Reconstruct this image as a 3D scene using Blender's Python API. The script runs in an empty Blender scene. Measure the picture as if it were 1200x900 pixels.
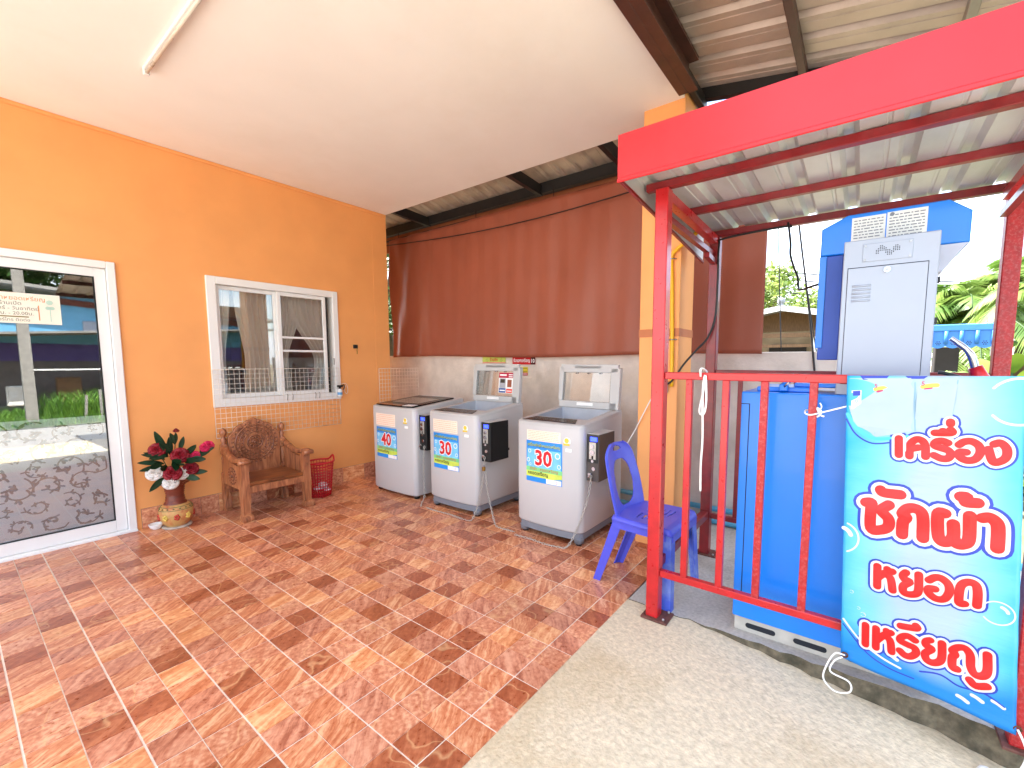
import bpy, bmesh, math, random
from mathutils import Vector, Matrix
random.seed(7)
PI = math.pi
scene = bpy.context.scene
col = scene.collection

# ------------------------------------------------------------------ camera
CAM_H = 1.30
F_PX, PX, PY = 513.6, 630.0, 471.0          # focal length and principal point for a 1200 x 900 frame
def _n(v): return v.normalized()
_a = _n(Vector((1009 - PX, -(423 - PY), -F_PX)))
_b = Vector((-72 - PX, -(423 - PY), -F_PX)); _b = _n(_b - _a * _a.dot(_b))
_z = _a.cross(_b)
cam_d = bpy.data.cameras.new('camera')
cam = bpy.data.objects.new('camera', cam_d); col.objects.link(cam)
cam.matrix_world = Matrix.Translation((0, 0, CAM_H)) @ Matrix((_a, _b, _z)).to_4x4()
cam_d.sensor_width = 36.0
cam_d.lens = F_PX / 1200 * 36.0
cam_d.shift_x = -(PX - 600) / 1200
cam_d.shift_y = (PY - 450) / 1200
cam_d.clip_start = 0.02; cam_d.clip_end = 800
scene.camera = cam

# ------------------------------------------------------------------ sky, sun, exposure
SUN_EL, SUN_FROM = math.radians(58), Vector((-0.15, 0.99, 0)).normalized()
w = bpy.data.worlds.new('World'); scene.world = w; w.use_nodes = True
nt = w.node_tree; nt.nodes.clear()
wo = nt.nodes.new('ShaderNodeOutputWorld'); bg = nt.nodes.new('ShaderNodeBackground')
sky = nt.nodes.new('ShaderNodeTexSky'); sky.sky_type = 'NISHITA'; sky.sun_disc = False
sky.sun_elevation = SUN_EL; sky.sun_rotation = math.atan2(SUN_FROM.x, SUN_FROM.y)
sky.air_density = 1.0; sky.dust_density = 1.2; sky.ozone_density = 1.0
tc = nt.nodes.new('ShaderNodeTexCoord')
cn = nt.nodes.new('ShaderNodeTexNoise'); cn.inputs['Scale'].default_value = 3.2; cn.inputs['Detail'].default_value = 7
cn.inputs['Roughness'].default_value = 0.58
mp = nt.nodes.new('ShaderNodeMapping'); mp.inputs['Scale'].default_value = (1, 1, 2.6)
cr = nt.nodes.new('ShaderNodeValToRGB'); cr.color_ramp.elements[0].position = 0.42; cr.color_ramp.elements[1].position = 0.62
mx = nt.nodes.new('ShaderNodeMix'); mx.data_type = 'RGBA'
mx.inputs['B'].default_value = (6.0, 6.2, 6.6, 1)
L = nt.links.new
L(tc.outputs['Generated'], mp.inputs['Vector']); L(mp.outputs['Vector'], cn.inputs['Vector'])
L(cn.outputs['Fac'], cr.inputs['Fac']); L(cr.outputs['Color'], mx.inputs['Factor'])
L(sky.outputs['Color'], mx.inputs['A']); L(mx.outputs['Result'], bg.inputs['Color'])
bg.inputs['Strength'].default_value = 0.15
L(bg.outputs['Background'], wo.inputs['Surface'])
sd = bpy.data.lights.new('sun', 'SUN'); sd.energy = 4.5; sd.angle = math.radians(0.53); sd.color = (1.0, 0.955, 0.89)
sun = bpy.data.objects.new('sun', sd); col.objects.link(sun)
sdir = Vector((SUN_FROM.x * math.cos(SUN_EL), SUN_FROM.y * math.cos(SUN_EL), math.sin(SUN_EL)))
sun.rotation_euler = sdir.to_track_quat('Z', 'Y').to_euler(); sun.location = (0, -4, 12)
scene.view_settings.view_transform = 'Standard'
scene.view_settings.look = 'None'
scene.view_settings.exposure = 2.42
scene.view_settings.gamma = 1.0
scene.view_settings.use_curve_mapping = False
scene.cycles.max_bounces = 10
scene.cycles.diffuse_bounces = 7
scene.cycles.glossy_bounces = 4
scene.cycles.transparent_max_bounces = 12
scene.cycles.use_denoising = True
scene.cycles.sample_clamp_indirect = 8.0

# ------------------------------------------------------------------ materials
def lin(c): return tuple((x / 12.92 if x <= 0.04045 else ((x + 0.055) / 1.055) ** 2.4) for x in [v / 255 for v in c])
MATS = {}
def mat(name, rgb, rough=0.6, metal=0.0, var=0.08, scale=6.0, bump=0.0, bscale=60.0, coat=0.0, stain=None, stain_scale=2.0,
        stain_amt=0.5, trans=0.0, rvar=0.08, spec=0.5, emit=0.0, coords='Object', stretch=(1, 1, 1)):
    """procedural principled material: base colour with mottling, optional second tone in patches, roughness variation and relief"""
    if name in MATS: return MATS[name]
    m = bpy.data.materials.new(name); m.use_nodes = True; MATS[name] = m
    t = m.node_tree; b = t.nodes['Principled BSDF']; lk = t.links.new
    base = lin(rgb)
    tco = t.nodes.new('ShaderNodeTexCoord'); mpp = t.nodes.new('ShaderNodeMapping'); mpp.inputs['Scale'].default_value = stretch
    lk(tco.outputs[coords], mpp.inputs['Vector'])
    nz = t.nodes.new('ShaderNodeTexNoise'); nz.inputs['Scale'].default_value = scale; nz.inputs['Detail'].default_value = 6
    lk(mpp.outputs['Vector'], nz.inputs['Vector'])
    ra = t.nodes.new('ShaderNodeValToRGB')
    ra.color_ramp.elements[0].position = 0.3; ra.color_ramp.elements[1].position = 0.7
    ra.color_ramp.elements[0].color = tuple(max(0, c * (1 - var * 1.6)) for c in base) + (1,)
    ra.color_ramp.elements[1].color = tuple(min(1, c * (1 + var)) for c in base) + (1,)
    lk(nz.outputs['Fac'], ra.inputs['Fac']); out = ra.outputs['Color']
    if stain:
        n2 = t.nodes.new('ShaderNodeTexNoise'); n2.inputs['Scale'].default_value = stain_scale; n2.inputs['Detail'].default_value = 8
        n2.inputs['Roughness'].default_value = 0.65
        lk(mpp.outputs['Vector'], n2.inputs['Vector'])
        r2 = t.nodes.new('ShaderNodeValToRGB'); r2.color_ramp.elements[0].position = 0.48; r2.color_ramp.elements[1].position = 0.68
        r2.color_ramp.elements[1].color = (stain_amt,) * 3 + (1,)
        lk(n2.outputs['Fac'], r2.inputs['Fac'])
        mm = t.nodes.new('ShaderNodeMix'); mm.data_type = 'RGBA'
        lk(r2.outputs['Color'], mm.inputs['Factor']); lk(out, mm.inputs['A']); mm.inputs['B'].default_value = lin(stain) + (1,)
        out = mm.outputs['Result']
    lk(out, b.inputs['Base Color'])
    b.inputs['Metallic'].default_value = metal
    b.inputs['Specular IOR Level'].default_value = spec
    mr = t.nodes.new('ShaderNodeMapRange'); mr.inputs['To Min'].default_value = max(0.02, rough - rvar); mr.inputs['To Max'].default_value = min(1, rough + rvar)
    n3 = t.nodes.new('ShaderNodeTexNoise'); n3.inputs['Scale'].default_value = scale * 2.3; n3.inputs['Detail'].default_value = 4
    lk(mpp.outputs['Vector'], n3.inputs['Vector']); lk(n3.outputs['Fac'], mr.inputs['Value']); lk(mr.outputs['Result'], b.inputs['Roughness'])
    if coat: b.inputs['Coat Weight'].default_value = coat; b.inputs['Coat Roughness'].default_value = 0.08
    if trans: b.inputs['Transmission Weight'].default_value = trans
    if emit: b.inputs['Emission Color'].default_value = base + (1,); b.inputs['Emission Strength'].default_value = emit
    if bump:
        n4 = t.nodes.new('ShaderNodeTexNoise'); n4.inputs['Scale'].default_value = bscale; n4.inputs['Detail'].default_value = 5
        lk(mpp.outputs['Vector'], n4.inputs['Vector'])
        bp = t.nodes.new('ShaderNodeBump'); bp.inputs['Strength'].default_value = bump; bp.inputs['Distance'].default_value = 0.01
        lk(n4.outputs['Fac'], bp.inputs['Height']); lk(bp.outputs['Normal'], b.inputs['Normal'])
    return m

def glass(name, tint=(1, 1, 1), base=0.06, gain=1.0, rough=0.0):
    if name in MATS: return MATS[name]
    m = bpy.data.materials.new(name); m.use_nodes = True; MATS[name] = m
    t = m.node_tree; t.nodes.clear(); lk = t.links.new
    o = t.nodes.new('ShaderNodeOutputMaterial'); tr = t.nodes.new('ShaderNodeBsdfTransparent'); gl = t.nodes.new('ShaderNodeBsdfGlossy')
    tr.inputs['Color'].default_value = tuple(tint) + (1,); gl.inputs['Roughness'].default_value = rough
    fr = t.nodes.new('ShaderNodeFresnel'); fr.inputs['IOR'].default_value = 1.5
    ma = t.nodes.new('ShaderNodeMath'); ma.operation = 'MULTIPLY_ADD'; ma.inputs[1].default_value = gain; ma.inputs[2].default_value = base
    ma.use_clamp = True
    mi = t.nodes.new('ShaderNodeMixShader')
    lk(fr.outputs['Fac'], ma.inputs[0]); lk(ma.outputs['Value'], mi.inputs['Fac'])
    lk(tr.outputs['BSDF'], mi.inputs[1]); lk(gl.outputs['BSDF'], mi.inputs[2]); lk(mi.outputs['Shader'], o.inputs['Surface'])
    return m

def tile_mat(name, dark, mid, light, ang, wscale=10, gran=0.35, vein=True):
    """polished stone print: slanted bands, grain and pale veins; every tile gets its own offset"""
    m = bpy.data.materials.new(name); m.use_nodes = True; MATS[name] = m
    t = m.node_tree; b = t.nodes['Principled BSDF']; lk = t.links.new
    tco = t.nodes.new('ShaderNodeTexCoord'); oi = t.nodes.new('ShaderNodeObjectInfo')
    sc = t.nodes.new('ShaderNodeVectorMath'); sc.operation = 'SCALE'; sc.inputs[0].default_value = (17.0, 31.0, 5.0)
    lk(oi.outputs['Random'], sc.inputs['Scale'])
    ad = t.nodes.new('ShaderNodeVectorMath'); ad.operation = 'ADD'; lk(tco.outputs['Object'], ad.inputs[0]); lk(sc.outputs['Vector'], ad.inputs[1])
    mp1 = t.nodes.new('ShaderNodeMapping'); mp1.inputs['Rotation'].default_value = (0, 0, ang); mp1.inputs['Scale'].default_value = (1, 1, 1)
    lk(ad.outputs['Vector'], mp1.inputs['Vector'])
    nz = t.nodes.new('ShaderNodeTexNoise'); nz.inputs['Scale'].default_value = 9; nz.inputs['Detail'].default_value = 5
    lk(mp1.outputs['Vector'], nz.inputs['Vector'])
    ds = t.nodes.new('ShaderNodeVectorMath'); ds.operation = 'MULTIPLY_ADD'; ds.inputs[1].default_value = (0.06, 0.06, 0)
    lk(nz.outputs['Color'], ds.inputs[0]); lk(mp1.outputs['Vector'], ds.inputs[2])
    wv = t.nodes.new('ShaderNodeTexNoise'); wv.inputs['Scale'].default_value = wscale; wv.inputs['Detail'].default_value = 5; wv.inputs['Roughness'].default_value = 0.7
    mp2 = t.nodes.new('ShaderNodeMapping'); mp2.inputs['Scale'].default_value = (1, 0.09, 1); lk(ds.outputs['Vector'], mp2.inputs['Vector'])
    lk(mp2.outputs['Vector'], wv.inputs['Vector'])
    g = t.nodes.new('ShaderNodeTexNoise'); g.inputs['Scale'].default_value = 55; g.inputs['Detail'].default_value = 5; lk(ad.outputs['Vector'], g.inputs['Vector'])
    mxv = t.nodes.new('ShaderNodeMix'); mxv.data_type = 'FLOAT'; mxv.inputs['Factor'].default_value = gran
    lk(wv.outputs['Fac'], mxv.inputs['A']); lk(g.outputs['Fac'], mxv.inputs['B'])
    ra = t.nodes.new('ShaderNodeValToRGB'); e = ra.color_ramp.elements
    e[0].position = 0.39; e[0].color = lin(dark) + (1,); e[1].position = 0.61; e[1].color = lin(light) + (1,)
    k = e.new(0.5); k.color = lin(mid) + (1,)
    lk(mxv.outputs['Result'], ra.inputs['Fac']); out = ra.outputs['Color']
    if vein:
        vz = t.nodes.new('ShaderNodeTexNoise'); vz.inputs['Scale'].default_value = 4.5; vz.inputs['Detail'].default_value = 2; lk(ds.outputs['Vector'], vz.inputs['Vector'])
        vr = t.nodes.new('ShaderNodeValToRGB'); ve = vr.color_ramp.elements
        ve[0].position = 0.485; ve[0].color = (0, 0, 0, 1); ve[1].position = 0.50; ve[1].color = (0.34, 0.34, 0.34, 1)
        k = ve.new(0.515); k.color = (0, 0, 0, 1)
        lk(vz.outputs['Fac'], vr.inputs['Fac'])
        mm = t.nodes.new('ShaderNodeMix'); mm.data_type = 'RGBA'; lk(vr.outputs['Color'], mm.inputs['Factor']); lk(out, mm.inputs['A'])
        mm.inputs['B'].default_value = lin((246, 205, 150)) + (1,); out = mm.outputs['Result']
    hs = t.nodes.new('ShaderNodeHueSaturation'); mrv = t.nodes.new('ShaderNodeMapRange'); mrv.inputs['To Min'].default_value = 0.9; mrv.inputs['To Max'].default_value = 1.1
    lk(oi.outputs['Random'], mrv.inputs['Value']); lk(mrv.outputs['Result'], hs.inputs['Value']); lk(out, hs.inputs['Color'])
    lk(hs.outputs['Color'], b.inputs['Base Color'])
    rr = t.nodes.new('ShaderNodeMapRange'); rr.inputs['To Min'].default_value = 0.20; rr.inputs['To Max'].default_value = 0.42
    lk(g.outputs['Fac'], rr.inputs['Value']); lk(rr.outputs['Result'], b.inputs['Roughness'])
    bp = t.nodes.new('ShaderNodeBump'); bp.inputs['Strength'].default_value = 0.12; bp.inputs['Distance'].default_value = 0.004
    lk(wv.outputs['Fac'], bp.inputs['Height']); lk(bp.outputs['Normal'], b.inputs['Normal'])
    return m

def leaf_mat(name, a, bcol, rough=0.45):
    m = bpy.data.materials.new(name); m.use_nodes = True; MATS[name] = m
    t = m.node_tree; b = t.nodes['Principled BSDF']; lk = t.links.new
    tco = t.nodes.new('ShaderNodeTexCoord'); nz = t.nodes.new('ShaderNodeTexNoise'); nz.inputs['Scale'].default_value = 2.2; nz.inputs['Detail'].default_value = 6
    lk(tco.outputs['Object'], nz.inputs['Vector'])
    ra = t.nodes.new('ShaderNodeValToRGB'); ra.color_ramp.elements[0].position = 0.35; ra.color_ramp.elements[1].position = 0.65
    ra.color_ramp.elements[0].color = lin(a) + (1,); ra.color_ramp.elements[1].color = lin(bcol) + (1,)
    lk(nz.outputs['Fac'], ra.inputs['Fac']); lk(ra.outputs['Color'], b.inputs['Base Color']); b.inputs['Roughness'].default_value = rough
    tl = t.nodes.new('ShaderNodeBsdfTranslucent'); lk(ra.outputs['Color'], tl.inputs['Color'])
    mi = t.nodes.new('ShaderNodeMixShader'); mi.inputs['Fac'].default_value = 0.35
    o = t.nodes['Material Output']; lk(b.outputs['BSDF'], mi.inputs[1]); lk(tl.outputs['BSDF'], mi.inputs[2]); lk(mi.outputs['Shader'], o.inputs['Surface'])
    return m

# ------------------------------------------------------------------ objects
def origin_of(p):
    o = Vector((0, 0, 0))
    while p is not None:
        o = o + p.location; p = p.parent
    return o
def tag(o, label=None, cat=None, group=None, kind=None):
    if label: o['label'] = label
    if cat: o['category'] = cat
    if group: o['group'] = group
    if kind: o['kind'] = kind
    return o
def thing(name, label, cat, loc=(0, 0, 0), group=None, rz=0.0):
    o = bpy.data.objects.new(name, None); col.objects.link(o); o.location = loc; o.rotation_euler = (0, 0, rz)
    o.empty_display_size = 0.1
    return tag(o, label, cat, group)
def link_mesh(name, me, mats, parent=None, loc=(0, 0, 0)):
    for m in (mats if isinstance(mats, (list, tuple)) else [mats]): me.materials.append(m)
    o = bpy.data.objects.new(name, me); col.objects.link(o); o.location = loc
    if parent is not None: o.parent = parent
    return o
def copy_tree(o, parent=None):
    c = o.copy(); col.objects.link(c); c.parent = parent
    for ch in list(o.children): copy_tree(ch, c)
    return c

class MB:
    """collects shapes; build() links them as one mesh object. Coordinates are world ones unless local=True."""
    def __init__(s, local=False): s.bm = bmesh.new(); s.local = local
    def _faces(s, vs, fs, mi=0, smooth=False):
        bv = [s.bm.verts.new(v) for v in vs]; out = []
        for f in fs:
            try:
                fc = s.bm.faces.new([bv[i] for i in f]); fc.material_index = mi; fc.smooth = smooth; out.append(fc)
            except ValueError: pass
        return bv, out
    def box(s, x0, x1, y0, y1, z0, z1, bev=0.0, mi=0, seg=1):
        if x0 > x1: x0, x1 = x1, x0
        if y0 > y1: y0, y1 = y1, y0
        if z0 > z1: z0, z1 = z1, z0
        vs = [(x0,y0,z0),(x1,y0,z0),(x1,y1,z0),(x0,y1,z0),(x0,y0,z1),(x1,y0,z1),(x1,y1,z1),(x0,y1,z1)]
        bv, fs = s._faces(vs, [(0,3,2,1),(4,5,6,7),(0,1,5,4),(1,2,6,5),(2,3,7,6),(3,0,4,7)], mi)
        if bev > 0:
            es = list({e for f in fs for e in f.edges})
            bev = min(bev, 0.45 * min(x1 - x0, y1 - y0, z1 - z0))
            bmesh.ops.bevel(s.bm, geom=es, offset=bev, segments=seg, profile=0.6, affect='EDGES', material=-1)
        return s
    def bar(s, p, q, wd, ht, up=(0, 0, 1), mi=0, bev=0.0):
        """rectangular bar from p to q"""
        p = Vector(p); q = Vector(q); d = (q - p).normalized(); u = Vector(up)
        r = d.cross(u)
        if r.length < 1e-4: r = d.cross(Vector((1, 0, 0)))
        r.normalize(); u = r.cross(d).normalized()
        vs = []
        for c in (p, q):
            for a, b in ((-1,-1),(1,-1),(1,1),(-1,1)): vs.append(c + r * (a * wd / 2) + u * (b * ht / 2))
        bv, fs = s._faces(vs, [(0,1,2,3),(7,6,5,4),(0,4,5,1),(1,5,6,2),(2,6,7,3),(3,7,4,0)], mi)
        bmesh.ops.recalc_face_normals(s.bm, faces=fs)
        if bev > 0:
            bmesh.ops.bevel(s.bm, geom=list({e for f in fs for e in f.edges}), offset=bev, segments=1, affect='EDGES')
        return s
    def tube(s, pts, r, n=8, mi=0, smooth=True, closed=False, flat=None):
        """tube along points; r a number or a list; flat = (normal, thickness) squashes it to a ribbon"""
        pts = [Vector(p) for p in pts]; N = len(pts)
        rs = r if isinstance(r, (list, tuple)) else [r] * N
        rings = []; prev = None
        for i, p in enumerate(pts):
            a = pts[(i - 1) % N] if (closed or i > 0) else p
            b = pts[(i + 1) % N] if (closed or i < N - 1) else p
            d = (b - a)
            if d.length < 1e-9: d = Vector((0, 0, 1))
            d.normalize()
            if prev is None:
                t = Vector((0, 0, 1)) if abs(d.z) < 0.9 else Vector((1, 0, 0))
                u = d.cross(t).normalized()
            else:
                u = prev - d * prev.dot(d)
                if u.length < 1e-6: u = d.orthogonal()
                u.normalize()
            prev = u; v = d.cross(u)
            rings.append([s.bm.verts.new(p + (u * math.cos(k * 2 * PI / n) + v * math.sin(k * 2 * PI / n)) * rs[i]) for k in range(n)])
        m = N if closed else N - 1
        for i in range(m):
            A = rings[i]; B = rings[(i + 1) % N]
            for k in range(n):
                f = s.bm.faces.new((A[k], A[(k + 1) % n], B[(k + 1) % n], B[k])); f.smooth = smooth; f.material_index = mi
        if not closed:
            f = s.bm.faces.new(rings[0][::-1]); f.material_index = mi
            f = s.bm.faces.new(rings[-1]); f.material_index = mi
        return s
    def lathe(s, prof, n=24, c=(0, 0, 0), mi=0, smooth=True, wob=None, cap=True):
        rings = []
        for (r, z) in prof:
            rings.append([s.bm.verts.new((c[0] + (r + (wob(k / n, z) if wob else 0)) * math.cos(2 * PI * k / n),
                                          c[1] + (r + (wob(k / n, z) if wob else 0)) * math.sin(2 * PI * k / n), c[2] + z)) for k in range(n)])
        for A, B in zip(rings, rings[1:]):
            for k in range(n):
                f = s.bm.faces.new((A[k], A[(k + 1) % n], B[(k + 1) % n], B[k])); f.smooth = smooth; f.material_index = mi
        if cap:
            f = s.bm.faces.new(rings[0][::-1]); f.material_index = mi
            f = s.bm.faces.new(rings[-1]); f.material_index = mi
        return s
    def loft(s, rings, mi=0, smooth=True, cap0=True, cap1=True, closed=True):
        R = [[s.bm.verts.new(p) for p in r] for r in rings]; n = len(R[0])
        for A, B in zip(R, R[1:]):
            for k in range(n if closed else n - 1):
                f = s.bm.faces.new((A[k], A[(k + 1) % n], B[(k + 1) % n], B[k])); f.smooth = smooth; f.material_index = mi
        if cap0: f = s.bm.faces.new(R[0][::-1]); f.material_index = mi
        if cap1: f = s.bm.faces.new(R[-1]); f.material_index = mi
        return s
    def prism(s, pts, axis, a, b, mi=0, bev=0.0):
        """extrude a polygon; axis 'x': pts are (y,z); 'y': (x,z); 'z': (x,y)"""
        def P(p, t):
            return (t, p[0], p[1]) if axis == 'x' else ((p[0], t, p[1]) if axis == 'y' else (p[0], p[1], t))
        n = len(pts)
        bv, fs = s._faces([P(p, a) for p in pts] + [P(p, b) for p in pts],
                          [tuple(range(n)), tuple(range(2 * n - 1, n - 1, -1))] + [(i, i + n, (i + 1) % n + n, (i + 1) % n) for i in range(n)], mi)
        bmesh.ops.recalc_face_normals(s.bm, faces=fs)
        if bev > 0:
            bmesh.ops.bevel(s.bm, geom=list({e for f in fs[:2] for e in f.edges}), offset=bev, segments=1, affect='EDGES')
        return s
    def quad(s, a, b, c, d, mi=0, smooth=False):
        s._faces([a, b, c, d], [(0, 1, 2, 3)], mi, smooth); return s
    def disc(s, c, u, v, r, n=12, mi=0):
        c = Vector(c); u = Vector(u); v = Vector(v)
        s._faces([c + u * (r * math.cos(2*PI*k/n)) + v * (r * math.sin(2*PI*k/n)) for k in range(n)], [tuple(range(n))], mi); return s
    def ball(s, c, r, mi=0, sub=2, sc=(1, 1, 1)):
        g = bmesh.ops.create_icosphere(s.bm, subdivisions=sub, radius=1.0)
        for v in g['verts']: v.co = Vector((c[0] + v.co.x * r * sc[0], c[1] + v.co.y * r * sc[1], c[2] + v.co.z * r * sc[2]))
        for f in {f for v in g['verts'] for f in v.link_faces}: f.material_index = mi; f.smooth = True
        return s
    def grid(s, fn, nu, nv, mi=0, smooth=True, keep=None):
        V = [[s.bm.verts.new(fn(i / nu, j / nv)) for j in range(nv + 1)] for i in range(nu + 1)]
        for i in range(nu):
            for j in range(nv):
                if keep and not keep((i + .5) / nu, (j + .5) / nv): continue
                f = s.bm.faces.new((V[i][j], V[i + 1][j], V[i + 1][j + 1], V[i][j + 1])); f.smooth = smooth; f.material_index = mi
        return s
    def solid(s, th):
        bmesh.ops.recalc_face_normals(s.bm, faces=s.bm.faces[:])
        bmesh.ops.solidify(s.bm, geom=s.bm.faces[:], thickness=th); return s
    def recalc(s): bmesh.ops.recalc_face_normals(s.bm, faces=s.bm.faces[:]); return s
    def mesh(s, name, org=(0, 0, 0)):
        org = Vector(org)
        for v in [v for v in s.bm.verts if not v.link_faces]: s.bm.verts.remove(v)
        if org.length > 0:
            for v in s.bm.verts: v.co -= org
        me = bpy.data.meshes.new(name); s.bm.to_mesh(me); s.bm.free(); return me
    def build(s, name, mats, parent=None):
        me = s.mesh(name, (0, 0, 0) if s.local else origin_of(parent))
        return link_mesh(name, me, mats, parent)
    def top(s, name, mats, label=None, cat=None, group=None, kind=None):
        """a one-mesh thing with its origin at its base"""
        xs = [v.co for v in s.bm.verts]
        base = Vector(((min(v.x for v in xs) + max(v.x for v in xs)) / 2, (min(v.y for v in xs) + max(v.y for v in xs)) / 2, min(v.z for v in xs)))
        o = link_mesh(name, s.mesh(name, base), mats, None, base)
        return tag(o, label, cat, group, kind)

def crv(pts, n=6, closed=False):
    """Catmull-Rom through the points"""
    P = [Vector(p) for p in pts]; out = []; N = len(P)
    if N < 3 and not closed: return P
    for i in range(N if closed else N - 1):
        g = lambda k: P[k % N] if closed else P[max(0, min(N - 1, k))]
        p0, p1, p2, p3 = g(i - 1), g(i), g(i + 1), g(i + 2)
        for k in range(n):
            t = k / n
            out.append(0.5 * ((2 * p1) + (p2 - p0) * t + (2 * p0 - 5 * p1 + 4 * p2 - p3) * t * t + (3 * p1 - p0 - 3 * p2 + p3) * t ** 3))
    if not closed: out.append(P[-1])
    return out

def text_mesh(mb, s, place, size, mi=0, bold=0.0, center=True, wmax=None):
    """lettering as flat faces; place(tx, ty) gives the point"""
    c = bpy.data.curves.new('lettering', 'FONT'); c.body = s; c.resolution_u = 2; c.offset = bold
    o = bpy.data.objects.new('lettering', c); col.objects.link(o)
    dg = bpy.context.evaluated_depsgraph_get(); ev = o.evaluated_get(dg); me = ev.to_mesh()
    xs = [v.co.x for v in me.vertices] or [0]
    x0, x1 = min(xs), max(xs); k = size
    if wmax and (x1 - x0) * k > wmax: kx = wmax / (x1 - x0)
    else: kx = k
    sh = (x0 + x1) / 2 if center else x0
    vs = [mb.bm.verts.new(place((v.co.x - sh) * kx, v.co.y * k)) for v in me.vertices]
    for p in me.polygons:
        try:
            f = mb.bm.faces.new([vs[i] for i in p.vertices]); f.material_index = mi
        except ValueError: pass
    ev.to_mesh_clear(); bpy.data.objects.remove(o); bpy.data.curves.remove(c)

def ribbon(mb, pts, r, place, mi=0, h=0.0005, n=6):
    """slightly raised print stroke with round ends; pts are 2D, place(p, e) gives the point e off the sheet"""
    P = [Vector((p[0], p[1])) for p in crv([(p[0], p[1], 0) for p in pts], n)] if len(pts) > 2 else [Vector(p) for p in pts]
    N = len(P); VL = []; VC = []; VR = []
    for i in range(N):
        d = (P[min(N - 1, i + 1)] - P[max(0, i - 1)])
        if d.length < 1e-9: d = Vector((1, 0))
        d.normalize(); q = Vector((-d.y, d.x))
        VL.append(mb.bm.verts.new(place(P[i] + q * r, 0))); VR.append(mb.bm.verts.new(place(P[i] - q * r, 0))); VC.append(mb.bm.verts.new(place(P[i], h)))
    for i in range(N - 1):
        for A, B in ((VL, VC), (VC, VR)):
            f = mb.bm.faces.new((A[i], B[i], B[i + 1], A[i + 1])); f.material_index = mi
    k = 14
    for c in (P[:-1:4] + [P[-1]]):
        cv = mb.bm.verts.new(place(c, h * 0.98)); rim = [mb.bm.verts.new(place(c + Vector((math.cos(2*PI*j/k), math.sin(2*PI*j/k))) * r, -h * 0.1)) for j in range(k)]
        for j in range(k):
            f = mb.bm.faces.new((cv, rim[j], rim[(j + 1) % k])); f.material_index = mi

# ================================================================== shared materials
M_orange = mat('orange_wall_paint', (236, 163, 96), 0.62, var=0.035, scale=3, bump=0.05, bscale=140, stain=(230, 154, 86), stain_scale=1.2, stain_amt=0.35)
M_orange_dk = mat('brown_orange_band', (190, 112, 66), 0.6, var=0.05)
M_ceil = mat('white_ceiling_paint', (238, 236, 230), 0.75, var=0.02, scale=2, bump=0.03, bscale=90, stain=(226, 220, 208), stain_scale=0.9, stain_amt=0.4)
M_white_frame = mat('white_aluminium', (232, 232, 230), 0.32, var=0.02, scale=5)
M_rubber = mat('black_rubber', (24, 24, 24), 0.7)
M_cement = mat('grey_cement', (220, 212, 200), 0.88, var=0.10, scale=5, bump=0.35, bscale=38, stain=(180, 168, 150), stain_scale=1.7, stain_amt=0.5)
M_concrete = mat('rough_concrete', (212, 198, 170), 0.92, var=0.13, scale=46, bump=0.55, bscale=70, stain=(176, 152, 110), stain_scale=1.5, stain_amt=0.55)
M_slab = mat('smooth_slab', (186, 182, 174), 0.85, var=0.12, scale=60, bump=0.4, bscale=60, stain=(130, 122, 108), stain_scale=2.4, stain_amt=0.5)
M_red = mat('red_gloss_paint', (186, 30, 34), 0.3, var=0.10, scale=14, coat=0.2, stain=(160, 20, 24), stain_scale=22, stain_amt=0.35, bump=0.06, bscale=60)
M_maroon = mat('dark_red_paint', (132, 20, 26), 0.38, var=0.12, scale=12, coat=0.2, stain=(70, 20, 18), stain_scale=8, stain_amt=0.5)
M_redworn = mat('worn_red_paint', (170, 24, 28), 0.42, var=0.14, scale=40, stain=(214, 160, 156), stain_scale=95, stain_amt=0.2)
M_fascia = mat('red_sheet_fascia', (196, 34, 40), 0.36, var=0.06, scale=4, coat=0.0, spec=0.45, bump=0.10, bscale=7, stain=(178, 24, 32), stain_scale=2.2, stain_amt=0.5)
M_brown_steel = mat('brown_steel', (74, 40, 32), 0.45, var=0.15, scale=9, stain=(40, 24, 22), stain_scale=6)
M_black_steel = mat('black_steel', (26, 23, 22), 0.5, var=0.15, scale=9)
M_zinc = mat('zinc_sheet', (208, 211, 210), 0.38, metal=0.35, var=0.08, scale=5, stain=(154, 152, 144), stain_scale=2.2, stain_amt=0.35, stretch=(0.5, 1, 1))
M_zinc_old = mat('weathered_zinc_sheet', (190, 172, 156), 0.42, metal=0.3, var=0.12, scale=4, stain=(134, 108, 90), stain_scale=2.4, stain_amt=0.45)
M_grout = mat('pale_grout', (232, 222, 208), 0.85, var=0.08, scale=20)
M_skgrout = mat('skirting_mortar', (168, 128, 104), 0.85, var=0.1)
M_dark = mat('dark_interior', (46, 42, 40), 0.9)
M_room = mat('room_wall', (150, 138, 120), 0.9)
M_glass = glass('window_glass', (0.97, 0.98, 0.98), 0.05, 1.3)
M_door_glass = glass('door_glass', (0.94, 0.95, 0.95), 0.14, 1.2)
T_dark = tile_mat('tile_dark_brown', (140, 72, 44), (162, 88, 56), (184, 112, 76), 0.9, 34, 0.35)
T_stripe = tile_mat('tile_orange_stripe', (178, 98, 62), (206, 132, 92), (230, 178, 136), 1.02, 52, 0.2, False)
T_pink = tile_mat('tile_pink_grain', (180, 106, 74), (202, 132, 98), (224, 170, 134), 0.5, 30, 0.55)
T_mauve = tile_mat('tile_mauve_streak', (158, 90, 66), (196, 128, 98), (218, 160, 128), 0.75, 40, 0.3, False)
T_cream = tile_mat('tile_cream', (196, 116, 70), (220, 148, 100), (240, 190, 142), 1.25, 32, 0.25)
TILE = [T_dark, T_stripe, T_pink, T_mauve, T_cream]

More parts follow.
